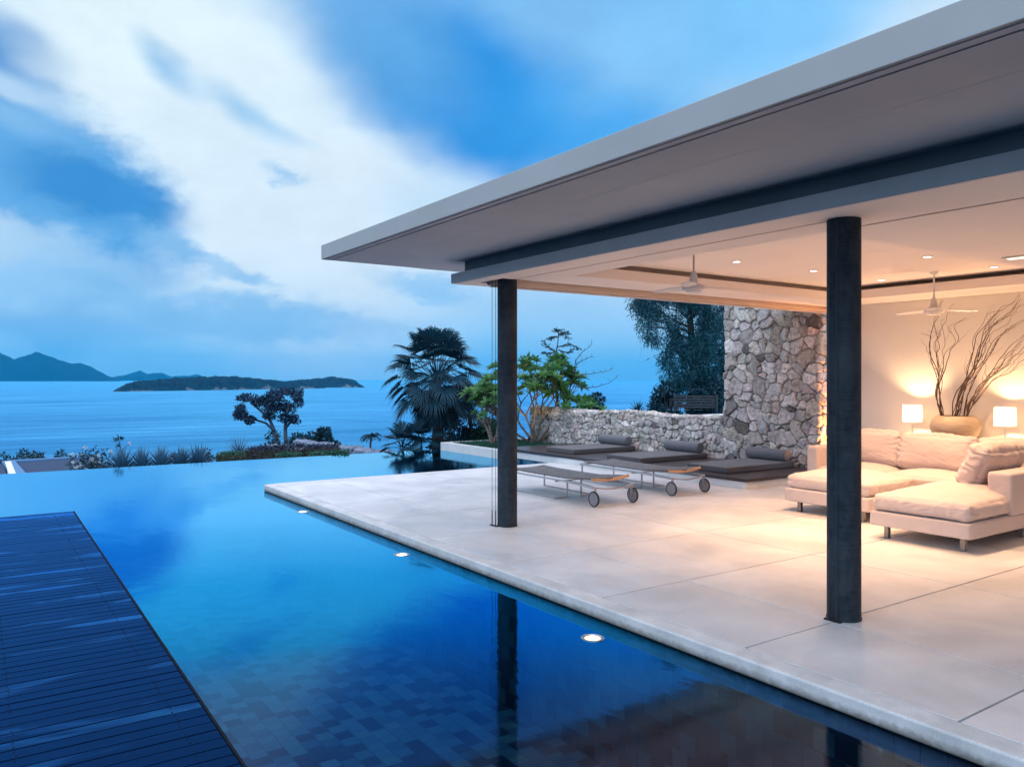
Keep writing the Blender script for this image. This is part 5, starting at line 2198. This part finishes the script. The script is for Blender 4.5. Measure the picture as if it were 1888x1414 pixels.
for (x, y) in [(219, 810), (214, 812), (224, 811), (219, 822)]:
    c = np.array(Dp(x, y, 17.6))
    for k in range(14):
        C2.append(c + rg.normal(size=3) * 0.02)
        D2.append(rg.normal(size=3) + np.array([0, 0, .5]))
V, F = leaf_mesh(np.array(C2), np.array(D2), 0.09, 0.03, rg)
np_mesh('foliage', rebase(V, b0.location), F, M['bush'], b0)
bush(324, 826, 24, 30, 19.5, 'small round shrub between the spiky agaves and the sea', 504, per=320, size=0.08, nclump=6)
bush(376, 818, 34, 40, 19.5, 'round dark shrub just before the feathery cycad', 505, per=520, size=0.08, nclump=8)
bush(497, 792, 58, 60, 30.0, 'dark bush at the foot of the umbrella tree', 506, per=1100, size=0.15, nclump=12)
bush(562, 786, 60, 58, 31.0, 'dark bush between the umbrella tree and the dry-stone wall', 507, per=1100, size=0.15, nclump=12)
bush(598, 782, 34, 54, 31.0, 'taller dark bush rising behind the dry-stone wall', 508, per=800, size=0.14, nclump=9)
bush(660, 814, 26, 24, 30.0, 'small faint shrub next to the little palm', 509, per=280, size=0.12, nclump=6)
bush(620, 806, 28, 34, 31.0, 'low bush at the far end of the dry-stone wall', 511, per=420, size=0.13, nclump=6)
bush(842, 745, 90, 90, 22.5, 'dark rounded shrub behind the tall palm and the planting bed', 512, 'bush', per=1800, size=0.14, nclump=16)
bush(905, 770, 70, 50, 21.0, 'deep green shrub behind the column at the planting bed', 513, 'grass', per=1400, size=0.12, nclump=12)

# small palm standing on its own
rng = np.random.RandomState(5)
sb_ = Dp(683, 845, 30.0)
sp = empty('small_palm', sb_, 'little feather palm standing alone beyond the pool edge', 'palm')
mb = MB().tube([sb_, Dp(683, 820, 30), Dp(684, 806, 30)], [.05, .04, .035], 7)
part(mb, 'trunk', M['bark'], sp)
C2, D2 = [], []
top_ = Dp(684, 806, 30)
for k in range(13):
    a = k * 2.4
    p = top_.copy()
    dr = Vector((math.cos(a), math.sin(a), 0.55 + 0.3 * (k % 3)))
    for j in range(9):
        dr.z -= 0.19
        p = p + dr.normalized() * 0.045
        for q in range(4):
            C2.append(tuple(p))
            sd = Vector((-math.sin(a), math.cos(a), -0.5)) * (1 if q % 2 else -1)
            D2.append(tuple(dr.normalized() * 0.6 + sd))
V, F = leaf_mesh(np.array(C2), np.array(D2), 0.15, 0.03, rng)
np_mesh('crown', rebase(V, sb_), F, M['palm'], sp)

# ---- umbrella-shaped tree
rng = np.random.RandomState(12)
ub = Dp(516, 850, 32.0)
ut = empty('umbrella_tree', ub, 'dark flat-topped tree with layered crown standing against the sea', 'tree')
mb = MB()
forks = [
    [(517, 850), (513, 815), (506, 795), (498, 775), (494, 760), (488, 745)],
    [(524, 850), (527, 815), (526, 790), (528, 765), (532, 745)],
    [(506, 795), (490, 780), (472, 774), (456, 768), (446, 762)],
    [(498, 775), (486, 762), (474, 752), (462, 740), (455, 732)],
    [(526, 790), (536, 778), (544, 768), (549, 764)],
    [(528, 765), (538, 748), (546, 738), (552, 732)],
    [(494, 760), (500, 745), (508, 735), (512, 728)]]
for i, fk in enumerate(forks):
    mb.tube([Dp(x, y, 32 + (0 if i < 2 else 0.12 * math.sin(i * 3))) for x, y in fk], [0.10 * (1 if i < 2 else 0.55) * (1 - 0.13 * j) for j in range(len(fk))], 7)
part(mb, 'trunk', M['bluebark'], ut, smooth=True)
lobes = [(455, 733, 22, 9), (475, 742, 18, 8), (445, 766, 17, 13), (440, 752, 12, 8), (463, 772, 16, 10), (492, 738, 22, 12), (510, 730, 22, 13), (528, 722, 24, 8), (545, 730, 16, 9), (552, 742, 9, 9),
         (505, 752, 22, 11), (530, 750, 20, 14), (545, 772, 14, 10), (522, 770, 18, 10), (500, 768, 16, 8), (553, 722, 8, 6), (436, 762, 9, 10)]
Cs, Ds = [], []
k_ = 32.0 / FPX
for (x, y, rx, ry) in lobes:
    for q in range(3):
        c = np.array(Dp(x + rng.uniform(-.4, .4) * rx, y + rng.uniform(-.3, .3) * ry, 32 + rng.uniform(-.5, .5)))
        m = int(rx * ry * 0.62)
        d0 = sphere_dirs(rng, m) * rng.uniform(0.2, 1, (m, 1)) ** 0.5
        Cs.append(c + d0 * np.array([rx * k_ * .62, rx * k_ * .62, ry * k_ * .7]))
        Ds.append(d0 + rng.normal(size=(m, 3)) * .6)
Cs = np.concatenate(Cs)
Ds = np.concatenate(Ds)
V, F = leaf_mesh(Cs, Ds, rng.uniform(0.07, 0.14, len(Cs)), 0.06, rng)
np_mesh('crown', rebase(V, ub), F, M['umbr'], ut)


# ---- clipped hedges, garden walls, gravel roof below the edge
def hedge(x0, x1, yt0, yt1, yb, d, depth, label, seed, mat='hedge'):
    rng = np.random.RandomState(seed)
    base = Dp((x0 + x1) / 2, yb, d)
    e = empty('clipped_hedge', base, label, 'hedge', None)
    a0, a1 = Dp(x0, yt0, d), Dp(x1, yt1, d)
    zb = Dp(x0, yb, d).z - 0.4
    pts = [(a0.x, a0.y), (a1.x, a1.y), (a1.x + S_ * depth, a1.y + C_ * depth), (a0.x + S_ * depth, a0.y + C_ * depth)]
    zt = min(a0.z, a1.z)
    mb = MB().prism(pts, zb, zt - 0.03)
    part(mb, 'twigs', M['soil'], e)
    ln = (a1 - a0).length
    n_ = int(900 * ln * (depth + 1.0))
    Cs = []
    for i in range(n_):
        u, v, w = rng.rand(3)
        if rng.rand() < 0.6:
            Cs.append((a0.lerp(a1, u) + Fv * depth * v) + Vector((0, 0, rng.uniform(-.05, .03))))
        else:
            q = a0.lerp(a1, u) + Fv * rng.uniform(-.03, .02)
            q.z = zb + (zt - zb) * w
            Cs.append(q)
    Cs = np.array([tuple(c) for c in Cs])
    Ds = rng.normal(size=Cs.shape) + np.array([0, 0, .5])
    V, F = leaf_mesh(Cs, Ds, rng.uniform(.04, .08, len(Cs)), 0.03, rng)
    np_mesh('foliage', rebase(V, base), F, M[mat], e)


hedge(398, 452, 838, 836, 855, 20.5, 0.6, 'low green clipped hedge behind the agaves', 81, 'grass')
hedge(452, 551, 829, 824, 850, 19.0, 0.5, 'purple-brown clipped hedge in front of the umbrella tree', 82)
hedge(558, 620, 826, 823, 850, 19.3, 0.5, 'shorter purple-brown hedge in front of the dry-stone wall', 83)
hedge(508, 552, 840, 839, 856, 18.0, 0.3, 'thin strip of bright green groundcover in front of the purple hedge', 84, 'grass')
hedge(566, 640, 838, 834, 856, 18.0, 0.3, 'thin strip of bright green groundcover in front of the dry-stone wall', 85, 'grass')


def garden_wall(p0, p1, H, th, label, seed):
    p0, p1 = Vector(p0), Vector(p1)
    base = ((p0.x + p1.x) / 2, (p0.y + p1.y) / 2, min(p0.z, p1.z) - H)
    e = empty('dry_stone_wall', base, label, 'stone wall', 'dry-stone garden walls beyond the pool')
    # follow the falling top edge by building level and shearing
    o_ = stonework('stone_face', e, [(p0.x, p0.y), (p1.x, p1.y)], H, 0.17, 0.025, seed, cap=th, squash=1.5, off=base, relief=0.05, zbase=0.0, smat='blue_lit_stone')
    me = o_.data
    co = np.zeros(len(me.vertices) * 3, np.float32)
    me.vertices.foreach_get('co', co)
    co = co.reshape(-1, 3)
    wx, wy = co[:, 0] + base[0], co[:, 1] + base[1]
    dx, dy = p1.x - p0.x, p1.y - p0.y
    t = ((wx - p0.x) * dx + (wy - p0.y) * dy) / (dx * dx + dy * dy)
    co[:, 2] += (p0.z - H) * (1 - t) + (p1.z - H) * t
    me.vertices.foreach_set('co', co.ravel())
    me.update()


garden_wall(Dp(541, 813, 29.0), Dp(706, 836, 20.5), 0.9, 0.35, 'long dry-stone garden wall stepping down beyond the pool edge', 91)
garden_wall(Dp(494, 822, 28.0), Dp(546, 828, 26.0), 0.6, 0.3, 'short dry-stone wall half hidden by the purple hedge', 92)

gr = empty('neighbour_roof', (0.5, 26.0, -1.2), 'flat gravel-covered roof with a pale parapet below the pool edge', 'roof')
A = [W(15, 851, -1.0), W(175, 841.5, -1.0), W(240, 900, -1.0), W(58, 905, -1.0)]
mb = MB().prism([(p.x, p.y) for p in A], -1.5, -1.02)
part(mb, 'gravel_bed', M['gravel'], gr)


def curb(p, q, w, h0, h1):
    dd_ = (q - p).normalized()
    s = Vector((-dd_.y, dd_.x, 0)) * w / 2
    return MB().prism([((p - s).x, (p - s).y), ((q - s).x, (q - s).y), ((q + s).x, (q + s).y), ((p + s).x, (p + s).y)], h0, h1)


M['parapet'] = m_plain('blue_lit_parapet', (0.06, 0.17, 0.34), 0.7, var=0.08)  # pale parapet with the blue dusk light painted into its tone
part(curb(A[0], A[1], 0.35, -1.5, -0.97), 'parapet', M['parapet'], gr)
part(curb(A[0], A[3], 0.35, -1.5, -0.968), 'parapet', M['parapet'], gr)
gr2 = empty('neighbour_roof', (-1.5, 26.0, -1.2), 'sliver of a second gravel roof edged in white at the end of the pool', 'roof')
B_ = [W(-160, 853, -1.0), W(6, 853, -1.0), W(22, 905, -1.0), W(-160, 905, -1.0)]
mb = MB().prism([(p.x, p.y) for p in B_], -1.5, -1.02)
part(mb, 'gravel_bed', M['gravel'], gr2)
part(curb(B_[1] + Vector((.12, 0, 0)), B_[2] + Vector((.12, 0, 0)), 0.16, -1.5, -0.96), 'parapet', M['white'], gr2)

# planting-bed grass (ground cover)
rng = np.random.RandomState(31)
n_ = 9000
C3 = np.stack([rng.uniform(9.45, 11.25, n_), rng.uniform(13.95, 16.35, n_), np.full(n_, 0.03)], 1)
D3 = rng.normal(size=(n_, 3)) * 0.35 + np.array([0, 0, 1])
V, F = leaf_mesh(C3, D3, rng.uniform(.05, .13, n_), 0.012, rng)
tag(np_mesh('grass', V, F, M['grass']), kind='stuff')

# ================================================================== AIR
if True:
    mb = MB()
    mb.box(-22500, 22500, -22500, 22500, -34.5, 660)
    m, t, out = mat_new('sea_haze')
    v = N(t, 'ShaderNodeVolumePrincipled')
    v.inputs['Color'].default_value = (0.02, 0.54, 1.0, 1)
    v.inputs['Density'].default_value = 3.4e-5
    v.inputs['Anisotropy'].default_value = 0.0
    L(t, v.outputs[0], out.inputs['Volume'])
    hz_ = mb.build('haze', m)
    tag(hz_, kind='stuff')
